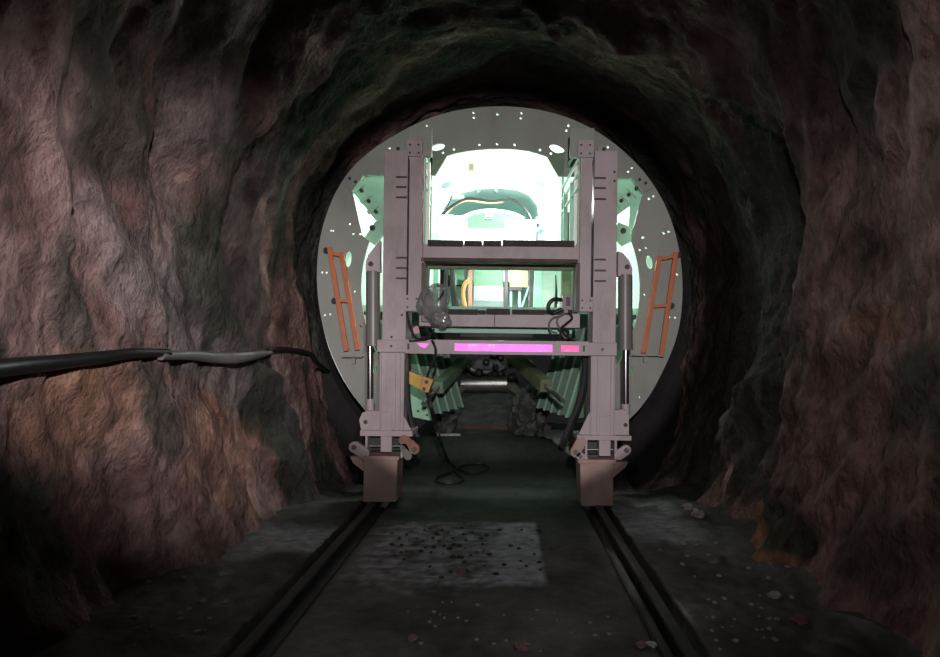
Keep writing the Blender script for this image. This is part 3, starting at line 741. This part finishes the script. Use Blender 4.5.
# arched panel
t = pthing('arched_panel', 'green panel with a white arched rim under the yellow cable', 'panel', 486, 240, 3.45); t.location.z = z0; WL[t.name].z = z0
AY = 3.46
obj('panel', pq(MB(), [(463, 240), (465, 216), (475, 213.5), (490, 212), (505, 213.5), (522, 219), (524, 240)], AY, AY + .04), 'panel', t)
rim = MB(); rim.tube([at(x, y, AY - .01) for x, y in [(463, 217), (475, 212.5), (490, 210.5), (505, 212), (515, 214.5), (524, 219)]], .03, 8); obj('rim', rim, 'white', t, True)
obj('catch', pbox(MB(), 485, 211.5, 492, 218.5, AY - .05, AY, .004), 'shell', t); obj('catch_slot', pbox(MB(), 486.5, 216.6, 490.5, 218, AY - .055, AY - .03), 'dark', t)
# cables on the arch
def cable(name, pts, Y, r, m, label, cat='cable', n=8):
    P = [at(p[0], p[1], p[2] if len(p) > 2 else Y) for p in pts]
    return tag(obj(name, MB().tube(P, r, 8, True, n), m, None, True), label, cat)
cable('cable', [(441, 216), (447, 210), (456, 203.5), (466, 199), (476, 199), (490, 201), (503, 200.2), (511, 199.5), (519, 203), (527, 212), (531, 219)], 3.3, .022, 'rubber', 'black cable arching over the green panel')
cable('cable', [(446, 214), (452, 207), (460, 202.4), (468, 200.3), (480, 201.7), (492, 202.4), (503, 201.5)], 3.32, .018, 'paleyellow', 'yellow cable lying under the black arching cable')
cable('cable', [(444, 213), (449, 203), (452, 196)], 3.28, .01, 'rubber', 'thin dark cable hanging at the left end of the arch')
tag(obj('bracket', pq(MB(), [(449, 199), (452, 194.5), (464, 195), (463.5, 199)], 3.5, 3.58, .003), 'cyan'), 'small pale cyan bracket on the arch left of the yellow cable', 'bracket')
for x, y in ((478, 190), (496, 189.5)):
    tag(obj('hook', pq(MB(), [(x - 3, y - 1), (x + 2.5, y - 1), (x + 1, y + 3), (x - 1, y + 2)], 3.5, 3.58, .002), 'bluegrey'), 'small grey hook at the crown of the inner arch', 'hook', 'hooks at the crown of the inner arch')
tag(obj('sign_plate', pbox(MB(), 468.8, 163.5, 473.8, 170, 2.8, 2.84), mat('olive_yellow_plate', (.36, .34, .17), .5)), 'small blank olive yellow square plate on the white inner ceiling', 'plate')
# the blue grey support arm at the right
t = pthing('support_arm', 'blue grey bent support arm beside the tall white cabinet', 'support arm', 541, 258, 3.0); t.location.z = z0; WL[t.name].z = z0
obj('post', zbox(MB(), 538, 544.5, 229, 3.0, 3.1, z0), 'bluegrey', t)
obj('arm', MB().bar(at(545, 222, 2.98), at(537, 231, 2.98), .05, .05, .004), 'bluegrey', t); obj('head', pbox(MB(), 536, 217, 541, 222.5, 2.95, 3.05, .004), 'bluegrey', t)
# green side uprights seen beside the upper deck
tag(obj('upright', zbox(MB(), 437, 440.5, 217, 2.85, 2.95, 3.06), 'mint'), 'green upright standing left of the left white cabinet', 'upright')
tag(obj('upright', pq(MB(), [(553, 213), (560, 211), (562, 250), (559, 250)], 2.85, 2.95, .003), 'mint'), 'green leaning upright right of the bent support arm', 'upright')
# ---------------------------------------------------------------- machinery, middle level (stands on the lower inner floor)
zl = 2.2
def base(t): t.location.z = zl; WL[t.name].z = zl; return t
t = base(pthing('control_unit', 'green and grey machine unit seen between the two decks', 'machine unit', 488, 309, 3.2))
obj('upper_body', pbox(MB(), 473.5, 262, 503.5, 286, 3.1, 3.5, .006), 'panel', t)
obj('grey_panel', pbox(MB(), 473.5, 286, 503.5, 301, 3.09, 3.5, .004), 'palegrey', t)
pz = MB(); p, q = at(472.5, 301, 3.05), at(504, 301, 3.05); pz.box(p.x, q.x, 3.05, 3.55, zl, p.z, .006); obj('plinth', pz, 'plinth', t)
def stand(name, x0, x1, ytop, Y0, Y1, m, label, cat, taper=0):
    p, q = at(x0, ytop, Y0), at(x1, ytop, Y0); mb = MB()
    mb.hexa([(p.x - taper * .3, Y0, zl), (q.x + taper, Y0, zl), (q.x + taper, Y1, zl), (p.x - taper * .3, Y1, zl), (p.x, Y0, p.z), (q.x, Y0, p.z), (q.x, Y1, p.z), (p.x, Y1, p.z)], .005)
    return tag(obj(name, mb, m), label, cat)
stand('post', 468.5, 472.5, 262, 2.95, 3.05, 'rust', 'rusty brown post left of the green machine unit', 'post')
stand('post', 464.5, 467.5, 262, 3.0, 3.05, 'dark', 'dark narrow post left of the rusty brown post', 'post')
stand('post', 504.5, 508.5, 262, 2.95, 3.05, 'dark', 'black pipe post right of the green machine unit', 'post')
stand('post', 529.5, 534, 262, 2.95, 3.05, 'dark', 'black post between yellow panel and green tapered column', 'post')
stand('column', 534.5, 541, 262, 2.9, 3.05, 'midgreen', 'green tapered column right of the yellow panel', 'column', .05)
stand('post', 433.5, 438.5, 262, 2.6, 2.7, 'midgreen', 'green post right of the left gantry post between the decks', 'post')
stand('post', 561.5, 572, 262, 2.0, 2.1, 'olive', 'olive green post behind the small control box', 'post')
t = base(pthing('yellow_panel', 'pale yellow panel on a dark stand between the two decks', 'panel', 518, 309, 3.1))
obj('panel', pbox(MB(), 509.5, 264, 528, 287, 3.1, 3.16, .006), 'paleyellow', t)
obj('shelf', pbox(MB(), 508.5, 287, 522, 290, 3.02, 3.2, .003), 'dark', t)
for x in (511, 519.5):
    p = at(x, 290, 3.1); obj('leg', MB().box(p.x - .02, p.x + .02, 3.08, 3.12, zl, p.z), 'bluegrey', t)
obj('brace', MB().bar(at(521, 309, 3.08), at(529, 286, 3.08), .05, .03), 'bluegrey', t)
for a, b, lab in (((446.5, 270.5), (445, 312), 'dark upright hose behind the plastic wrapped bundle'), ((452, 268), (455, 312), 'dark hose second from left between the decks'),
                  ((453, 276), (459, 312), 'thin dark hose leaning right beside the second hose')):
    mx = ((a[0] + b[0]) / 2 + random.uniform(-1.5, 1.5), (a[1] + b[1]) / 2)
    cable('hose', [(a[0], a[1] - 8), a, mx, (b[0], b[1] + 1)], 2.4, .03, 'rubber', lab, 'hose')
t = cable('hose', [(470, 280), (465, 284), (463, 292), (464, 302), (466, 312)], 2.3, .03, mat('pale_orange_hose', (.60, .27, .09), .5), 'thick pale orange hose curving down beside the rusty post', 'hose')
tag(obj('antenna', MB().tube([at(555.5, 312, 1.9), at(556.3, 292, 1.9), at(555.8, 275, 1.9)], [.02, .017, .006], 8, False), 'dark', None, True), 'thin dark aerial behind the cable tangle', 'aerial')
# ---------------------------------------------------------------- lower level: conveyor and struts
t = thing('conveyor', 'dark muddy conveyor chute with a shiny roller running into the machine', 'conveyor', (-.2, 5.2, .24))
ch = MB(); A = [at(440, 425, 5.0), at(548, 425, 5.0), at(512, 392, 6.0), at(462, 392, 6.0)]
ch.hexa([(A[0].x, 5.0, .24), (A[1].x, 5.0, .24), (A[2].x, 6.2, .24), (A[3].x, 6.2, .24), (A[0].x, 5.0, A[0].z), (A[1].x, 5.0, A[1].z), (A[2].x, 6.2, A[2].z), (A[3].x, 6.2, A[3].z)])
obj('chute', ch, 'soil', t)
l_ = MB(); l_.box(A[0].x - .05, A[1].x + .05, 4.93, 5.0, .24, A[0].z + .02, .004); obj('lip', l_, 'darkrust', t)
obj('roller', MB().cyl(at(461, 384, 6.1), at(507, 384, 6.1), .15, 28), 'steel', t, True, label='shiny steel roller')
obj('hood', MB().tube([at(466, 366, 6.2), at(474, 371, 6.2), at(486, 372.5, 6.2), at(498, 371, 6.2), at(505, 366, 6.2)], .05, 8), 'steel', t, True)
bk = MB(); bk.box(-.9, .55, 6.3, 6.36, .24, 2.1); obj('back_plate', bk, 'dark', t)
for (x0, y0), (x1, y1) in (((440, 412), (466, 384)), ((548, 412), (506, 384))): obj('side_rail', MB().bar(at(x0, y0, 4.9), at(x1, y1, 6.1), .06, .10), 'olive', t)
random.seed(3)
for i in range(26):
    x, y = random.uniform(452, 520), random.uniform(352, 378); p = at(x, y, 6.1)
    obj('drive_gear', MB().lump((p.x, random.uniform(5.9, 6.25), p.z), (random.uniform(.03, .09),) * 3, .3, 2, 2, i), 'dark', t, True)
for i in range(9):
    x, y = random.uniform(462, 510), random.uniform(352, 366); p = at(x, y, 5.85); obj('gear_bolt', MB().cyl(p, p + Vector((random.uniform(-.05, .05), .05, .02)), .02, 10), 'chrome', t)
def strut(a, b, rod, Ya, Yb, w, m, label, name='diagonal_strut'):
    p, q = at(*a, Ya), at(*b, Yb); t = thing(name, label, 'strut', p)
    obj('beam', MB().bar(p, q, w, w * 1.1, .01), m, t)
    if rod:
        r = at(*rod, Ya - .3); d = (p - q).normalized()
        obj('rod', MB().cyl(p - d * .05, p + d * .75, .028, 14), 'steel', t, True)
strut((438, 388), (477, 346), (428, 397), 1.3, 4.2, .13, 'strutgreen', 'pale green diagonal strut behind the yellow plug box')
strut((546, 386), (500, 345), (560, 400), 1.3, 4.2, .15, 'olive', 'olive diagonal strut behind the right end of the pink striped bar')
# greasy heaps beside the conveyor
for cx, cy, rx, ry, Y, lab in ((528, 392, 18, 15, 4.3, 'muddy heap of pipes and cuttings right of the conveyor'), (446, 402, 12, 13, 4.3, 'muddy heap of cuttings left of the conveyor')):
    p = at(cx, cy, Y); z = .22; h = p.z - z
    tag(obj('mud_heap', MB().lump((p.x, Y, z + h * .5), (mm(rx, Y), .35, h * .6), .24, 2.6, 5, int(cx)), 'soil', None, True), lab, 'mud heap')
# ribs of the left/right lower side: pale bolted plate behind the yellow box
t = thing('bolted_plate', 'mint green bolted plate standing below the yellow plug box', 'plate', at(419, 425, 1.0))
obj('plate', pq(MB(), [(409, 383), (424, 388), (432, 421), (412, 417)], 1.45, 1.5, .004), 'mint', t)
for x, y in ((422, 404), (425, 408), (418, 411), (427, 415)):
    p = at(x, y, 1.45); obj('bolt', MB().cyl(p + Vector((0, -.015, 0)), p, .015, 8), 'dark', t)
# ---------------------------------------------------------------- things hanging on the gantry
t = thing('wrapped_bundle', 'grey bundle wrapped in clear plastic film hanging at the left end of the lower deck', 'bundle', at(435, 325, .0))
obj('film', MB().lump(at(435, 304, -.02), (.165, .12, .20), .30, 1.25, 4, 4), 'film', t, True)
obj('core', pbox(MB(), 421, 291, 433, 322, -.02, .1, .01), 'box', t)
obj('film_tail', MB().lump(at(441, 318, -.05), (.10, .07, .10), .35, 1.6, 4, 9), 'film', t, True)
obj('handle', MB().tube([at(438, 285, -.06), at(443, 292, -.08), at(436, 303, -.12)], .012, 8), 'rubber', t, True)
t = thing('control_box', 'small purplish grey control box with black grips at the right end of the lower deck', 'control box', at(567, 311, -.03))
obj('body', pbox(MB(), 562.5, 295, 573, 310, -.06, .1, .006), 'box', t)
obj('screen_recess', pbox(MB(), 566, 297, 570.5, 306, -.066, -.05), 'dark', t)
obj('latch', pbox(MB(), 564, 309, 568, 313, -.06, .02, .003), 'box', t)
obj('grip', MB().tube([at(562, 300, -.02), at(554, 299.5, -.04), at(549, 304, -.04), at(548.5, 310, -.04), at(553, 313, -.02), at(562, 309, -.02)], .022, 10), 'rubber', t, True)
obj('hook', MB().tube([at(556, 296, -.02), at(557, 304, -.03)], .01, 8), 'rubber', t, True)
for i, (pts, lab) in enumerate([([(566, 312), (560, 316), (553, 318), (549, 324), (551, 331), (557, 333)], 'grey cable looping left under the control box'),
        ([(568, 312), (572, 318), (566, 324), (561, 329), (566, 336), (576, 341)], 'black cable falling from the control box to the pink striped bar'),
        ([(562, 311), (557, 321), (561, 331), (565, 338), (571, 336)], 'grey cable looping right under the control box'),
        ([(561, 334), (563, 329), (568, 331), (567, 338), (560, 340), (561, 334)], 'small black coil of cable above the right pink strip')]):
    cable('cable', pts, -.03 + .012 * i, .010 + .003 * (i % 2), 'rubber' if i % 2 else 'hyd', lab)
cable('cable', [(407, 312), (410, 325), (415, 337), (422, 338), (431, 334), (434, 329)], -.03, .014, 'rubber', 'black cable coiled under the plastic wrapped bundle')
cable('cable', [(424, 326), (429, 333), (428, 339), (419, 340.5), (409, 341)], -.055, .011, 'rubber', 'thin black cable lying on the left end of the pink striped bar')
tag(obj('cable_tag', pq(MB(), [(413, 328), (418, 326), (419.5, 333), (414, 334)], -.06, -.055), mat('red_white_tag', (.62, .3, .33), .5, var=.5, scale=30)), 'small red and white tag on the cable under the bundle', 'tag')
# yellow plug box and its floor lead
t = thing('plug_box', 'yellow plug box hanging on a black lead beside the left leg', 'plug box', at(421, 394, -.05))
def yb(x, y): return (x, y)
obj('body', pq(MB(), [(409, 371), (423, 377), (420, 390), (409, 384)], -.1, .04, .008), 'yellow', t)
obj('socket_face', pq(MB(), [(423, 376), (433.5, 380), (428, 393.5), (419, 390)], -.12, .05, .008), mat('orange_yellow_plastic', (.50, .24, .03), .45), t)
for x, y in ((426.5, 382), (424, 389)):
    p = at(x, y, -.12); obj('socket', MB().cyl(p + Vector((0, -.006, 0)), p + Vector((0, .03, 0)), .02, 14), 'dark', t)
cable('cable', [(432, 340), (436, 352), (431, 366), (427, 378)], -.07, .013, 'rubber', 'black lead from the pink striped bar to the yellow plug box')
lead = [at(427, 392, -.1), at(431, 408, -.15), at(435, 424, .0), at(441, 443, .2)]
lead += [flz(x, y) for x, y in ((447, 460), (455, 468), (466, 474), (480, 474), (488, 469.5), (483, 465.5), (468, 466), (457, 470), (448, 475), (438, 479), (436, 483), (445, 485), (457, 484.5), (462.5, 481), (456, 474), (449, 464))]
lead += [at(442, 446, .25), at(437, 428, .05), at(432, 410, -.1), at(429, 395, -.05)]
for p in lead[4:-4]: p.z = floor_z(p.x, p.y) + .022
tag(obj('cable', MB().tube(lead, .019, 8, True, 8), 'rubber', None, True), 'black lead hanging from the yellow plug box and looped on the floor', 'cable')
# thick black hoses along the inner faces of the legs
cable('hose', [(583, 343), (586, 358), (585, 380), (579, 405), (571, 424), (566, 437)], .30, .045, 'rubber', 'thick black hose hanging inside the right gantry leg', 'hose')
cable('hose', [(407, 345), (407, 375), (407, 400), (411, 424), (417, 437)], .30, .04, 'rubber', 'thick black hose hanging inside the left gantry leg', 'hose')
# ---------------------------------------------------------------- hose on the left wall
def wall_z(Y, z, off, side=-1):
    lo, hi = .5, 1.0
    for _ in range(30):
        m_ = (lo + hi) / 2
        if wallpt(Y, side * m_).z > z: lo = m_
        else: hi = m_
    p = wallpt(Y, side * lo)
    xs = []
    for k in range(-3, 4):
        for h in (-.06, .06):
            lo, hi = .5, 1.0
            for _ in range(14):
                m_ = (lo + hi) / 2
                if wallpt(Y + k * .07, side * m_).z > z + h: lo = m_
                else: hi = m_
            xs.append(abs(wallpt(Y + k * .07, side * lo).x))
    xs.sort()
    return Vector((side * (xs[1] - off), Y, z))
def wall_px(x, y, off):
    X = 2.2
    for _ in range(6):
        d = F * X / (PX - x); z = H0 - (y - PY) * d / F
        p = wall_z(d - D0, z, off); X = -p.x
    return Vector((-X, d - D0, z))
def wmax(pts):                                         # a stiff pipe bridges the hollows: smooth the line, clear of the rock
    return pts
def wpipe(px, r, n=6):
    P = [wall_px(x, y, r[min(i, len(r) - 1)] + .01) for i, (x, y) in enumerate(px)]
    return P
t = thing('pipe', 'thick black pipe hung along the left rock wall nearest the camera', 'pipe', wall_px(90, 362, .03))
q = [(-70, 383), (-20, 377), (18, 372), (55, 367.5), (100, 361.5), (135, 357.5), (168, 357)]
rr = [.046, .046, .046, .042, .036, .032, .028]; P = wpipe(q, rr)
obj('tube', MB().tube(P, rr, 14, True, 10), 'rubber', t, True)
obj('joint', MB().cyl(P[4] + (P[4] - P[5]).normalized() * .03, P[4] + (P[5] - P[4]).normalized() * .03, .037, 16), 'rubber', t, True)
q = [(160, 360), (190, 359), (215, 361), (235, 361), (255, 358), (273, 355)]
rr = [.03, .038, .046, .052, .044, .012]; P = wpipe(q, rr)
tag(obj('pipe', MB().tube(P, rr, 14, True, 10), 'hyd', None, True), 'grey swollen pipe with a tapered end on the left rock wall', 'pipe')
q = [(268, 353), (285, 352), (300, 356), (318, 366), (330, 375)]
P = wpipe(q, [.03] * 5); tag(obj('pipe', MB().tube(P, .028, 12, True, 10), 'rubber', None, True), 'thin dark pipe on the left rock wall running down towards the shield', 'pipe')
# ---------------------------------------------------------------- loose stones
random.seed(11)
PRO = {}
def stone_at(x, y, r, m, name, label, grp, flat=.6):
    key = (m, random.randrange(5))
    if key not in PRO:
        mb = MB().lump((0, 0, 0), (1, .85, flat), .45, 1.3, 2, random.randrange(50))
        o = obj(name, mb, m, loc=(0, 0, 0)); PRO[key] = o; o2 = o
        WL.pop(o.name, None)
    else:
        o2 = PRO[key].copy(); C.objects.link(o2)
    p = fl(x, y); z = floor_z(p.x, p.y); rr = r * (p.y + D0) / F
    o2.name = name; o2.location = (p.x, p.y, z + rr * flat * .45); o2.scale = (rr,) * 3; o2.rotation_euler = (0, 0, random.uniform(0, 6))
    tag(o2, label, 'stone', grp); return o2
used = []
def scatter(n, x0, x1, y0, y1, r0, r1, m, name, label, grp, ok=None):
    k = 0
    while k < n:
        x, y = random.uniform(x0, x1), random.uniform(y0, y1); p = fl(x, y)
        if any(abs(p.x - xr) < RB + .06 for xr in (XL, XR)) or (ok and not ok(x, y)): continue
        if any((x - a) ** 2 + (y - b) ** 2 < 30 for a, b in used): continue
        used.append((x, y)); stone_at(x, y, random.uniform(r0, r1), m, name, label, grp); k += 1
scatter(46, 390, 545, 530, 580, 1.2, 3.4, 'darkstone', 'rock_chip', 'small dark rock chip scattered on the pale patch between the rails', 'dark chips on the pale patch')
scatter(20, 400, 470, 528, 556, 1.0, 2.4, 'darkstone', 'rock_chip', 'small dark rock chip scattered on the pale patch between the rails', 'dark chips on the pale patch')
scatter(26, 400, 610, 600, 654, 1.0, 2.6, 'stone', 'pebble', 'small grey pebble on the dark slab between the rails near the camera', 'pebbles between the rails')
scatter(40, 650, 800, 540, 652, 1.2, 3.4, 'stone', 'pebble', 'small grey pebble on the muddy floor right of the right rail', 'pebbles beside the right rail', lambda x, y: x > 620 + (y - 508) * .62 + 14 and x < 690 + (y - 500) * 1.4)
scatter(22, 130, 260, 585, 652, 1.2, 3.6, 'stone', 'pebble', 'small grey pebble on the muddy floor left of the left rail', 'pebbles beside the left rail', lambda x, y: x < 225 - (y - 657) * .9 - 30)
for x, y, r, m, lab in ((461, 573, 4.5, 'redstone', 'red brown stone on the near edge of the pale patch'), (688, 515, 6, 'stone', 'grey stone at the foot of the right wall, left of a pair'),
                        (698, 520, 7, 'stone', 'grey stone at the foot of the right wall, right of a pair'), (160, 568, 14, 'stone', 'large greenish stone at the foot of the left wall'),
                        (522, 648, 8, 'redstone', 'red brown stone at the bottom middle of the floor'), (641, 647, 6, 'redstone', 'red brown stone beside the near right rail, left of a pair'),
                        (651, 646, 5, 'stone', 'grey stone beside the near right rail, right of a pair'), (800, 622, 8, 'redstone', 'red brown stone on the muddy floor below the orange rock foot'),
                        (774, 600, 6, 'stone', 'flat grey stone on the mud right of the rail'), (412, 640, 6, 'redstone', 'red brown stone on the slab at bottom left of centre')):
    p = fl(x, y); z = floor_z(p.x, p.y); rr = r * (p.y + D0) / F
    for dx in (0,):
        o = obj('stone', MB().lump((p.x, p.y, z + rr * .3), (rr, rr * .8, rr * .62), .5, 1.4, 3, int(x)), m, None, True); tag(o, lab, 'stone')
# pale sheet and board on the floor inside
p = [flz(538, 447), flz(571, 449), flz(563, 432), flz(534, 431)]
sm = MB(); gx, gy = 16, 12; vs = []
for j in range(gy + 1):
    for i in range(gx + 1):
        a = p[0].lerp(p[1], i / gx); b = p[3].lerp(p[2], i / gx); c = a.lerp(b, j / gy)
        vs.append(sm.bm.verts.new((c.x, c.y, floor_z(c.x, c.y) + .03 + .035 * abs(fr(c.x * 7, c.y * 5, 3, 3)))))
for j in range(gy):
    for i in range(gx):
        k = j * (gx + 1) + i; sm.bm.faces.new([vs[k], vs[k + 1], vs[k + gx + 2], vs[k + gx + 1]])
tag(obj('plastic_sheet', sm, 'skirt', None, True), 'crumpled pale plastic sheet on the floor left of the right gantry leg', 'plastic sheet')
a, b = flz(440, 436), flz(460, 436.5)
tag(obj('board', MB().box(a.x, b.x, a.y, a.y + .12, floor_z(a.x, a.y) + .004, floor_z(a.x, a.y) + .03, .003), 'board'), 'small pale board lying on the floor behind the black lead', 'board')
# ---------------------------------------------------------------- work lamp and added unseen fill lights inside the shield
def lamp(px, py, Y, label, power, aim, size=.25):
    p = at(px, py, Y) if py is not None else px
    t = thing('work_lamp', label, 'lamp', p); d = (Vector(aim) - p).normalized()
    obj('housing', MB().bar(p - d * .09, p - d * .012, size, size * .7, .006), 'white', t)
    obj('glass', MB().bar(p - d * .012, p, size * .9, size * .6), 'lens', t)
    L = bpy.data.lights.new('work_light', 'AREA'); L.shape = 'SQUARE'; L.size = size; L.energy = power; L.color = (1, .99, .95); L.spread = PI
    o = bpy.data.objects.new('work_light', L); C.objects.link(o); o.parent = t; o.location = d * .03
    o.rotation_euler = d.to_track_quat('-Z', 'Y').to_euler()
    return t
lamp(551, 203, 3.2, 'bright work lamp on the white inner bulkhead above the tall cabinet', 60, (-.4, 1.6, 3.0))
def hidden_light(name, loc, aim, power, size, col=(1, 1, 1), spread=PI):  # unseen area light without a fixture, added to brighten the interior
    L = bpy.data.lights.new(name, 'AREA'); L.shape = 'SQUARE'; L.size = size; L.energy = power; L.color = col; L.spread = spread
    o = bpy.data.objects.new(name, L); C.objects.link(o); o.location = loc
    o.rotation_euler = (Vector(aim) - Vector(loc)).to_track_quat('-Z', 'Y').to_euler(); return o
hidden_light('ceiling_fill', (CS.x, 2.2, 4.2), (CS.x, 2.4, 3), 90, .6)
hidden_light('side_fill', (-1.35, 2.2, 3.3), (-2, 1.2, 3.4), 7, .4)
hidden_light('side_fill', (1.25, 2.2, 3.3), (1.9, 1.2, 3.4), 7, .4)
hidden_light('deck_fill', (-.1, 5.6, 2.85), (-.1, 3, 2.5), 34, .6)
hidden_light('deck_fill', (-.1, 2.2, 2.85), (-.1, 4, 2.4), 26, .5)
hidden_light('vault_fill', (-.1, 5.0, 3.7), (-.1, 6, 3.4), 4, .3)
hidden_light('low_fill', (-1.75, 1.3, 1.7), (-1.9, 1.0, 1.2), 3.5, .2)  # unseen, added so the plate holes show bright from behind
hidden_light('low_fill', (1.65, 1.3, 1.7), (1.8, 1.0, 1.2), 3.5, .2)
hidden_light('conveyor_fill', (-.15, 4.0, 2.0), (-.2, 5.6, .6), 8, .3)  # unseen, added for glints around the chute and roller
# ---------------------------------------------------------------- unseen spots added behind the viewer
def spot(name, loc, aim, power, ang, blend, col, size=.08):
    L = bpy.data.lights.new(name, 'SPOT'); L.energy = power; L.spot_size = math.radians(ang); L.spot_blend = blend; L.color = col; L.shadow_soft_size = size
    o = bpy.data.objects.new(name, L); C.objects.link(o); o.location = loc
    o.rotation_euler = (Vector(aim) - Vector(loc)).to_track_quat('-Z', 'Y').to_euler(); return o
spot('unseen_flood', (.5, -7.9, 2.5), (-2.3, -1.9, 1.9), 1300, 33, 1.0, (1, .90, .925), .05)  # unseen, cone shaped so the wall light ends short of the shield
spot('unseen_flood', (-.5, -7.9, 2.6), (2.3, -2.5, 1.9), 270, 48, 1.0, (1, .89, .92), .05)
spot('front_spot', (0.1, -8.0, 2.3), (-.07, .9, 2.27), 1150, 31.6, .16, (1, .93, .95), .04)  # unseen spot added to light gantry and plate, cone kept off the rock
spot('unseen_flood', (.6, -7.3, 3.3), (-.2, -1.7, 0), 210, 44, .9, (.93, .96, 1))  # unseen spot added to brighten the floor
W = bpy.data.worlds.new('dark'); SC.world = W; W.use_nodes = True
W.node_tree.nodes['Background'].inputs[0].default_value = (.5, .5, .55, 1); W.node_tree.nodes['Background'].inputs[1].default_value = .022
# ---------------------------------------------------------------- camera
cam = bpy.data.cameras.new('camera'); co = bpy.data.objects.new('camera', cam); C.objects.link(co)
cam.sensor_width = 36; cam.lens = F / 940 * 36
cam.shift_x = -(PX - 470) / 940; cam.shift_y = (PY - 328.5) / 940
co.matrix_world = Matrix.Translation((0, -D0, H0)) @ Matrix.Rotation(PI / 2, 4, 'X') @ Matrix.Rotation(ROLL, 4, 'Z')
cam.clip_start = .05
SC.camera = co
vs_ = SC.view_settings; SC.display_settings.display_device = 'sRGB'
vs_.view_transform = 'Standard'; vs_.look = 'None'; vs_.gamma = 1; vs_.exposure = 0; vs_.use_curve_mapping = False
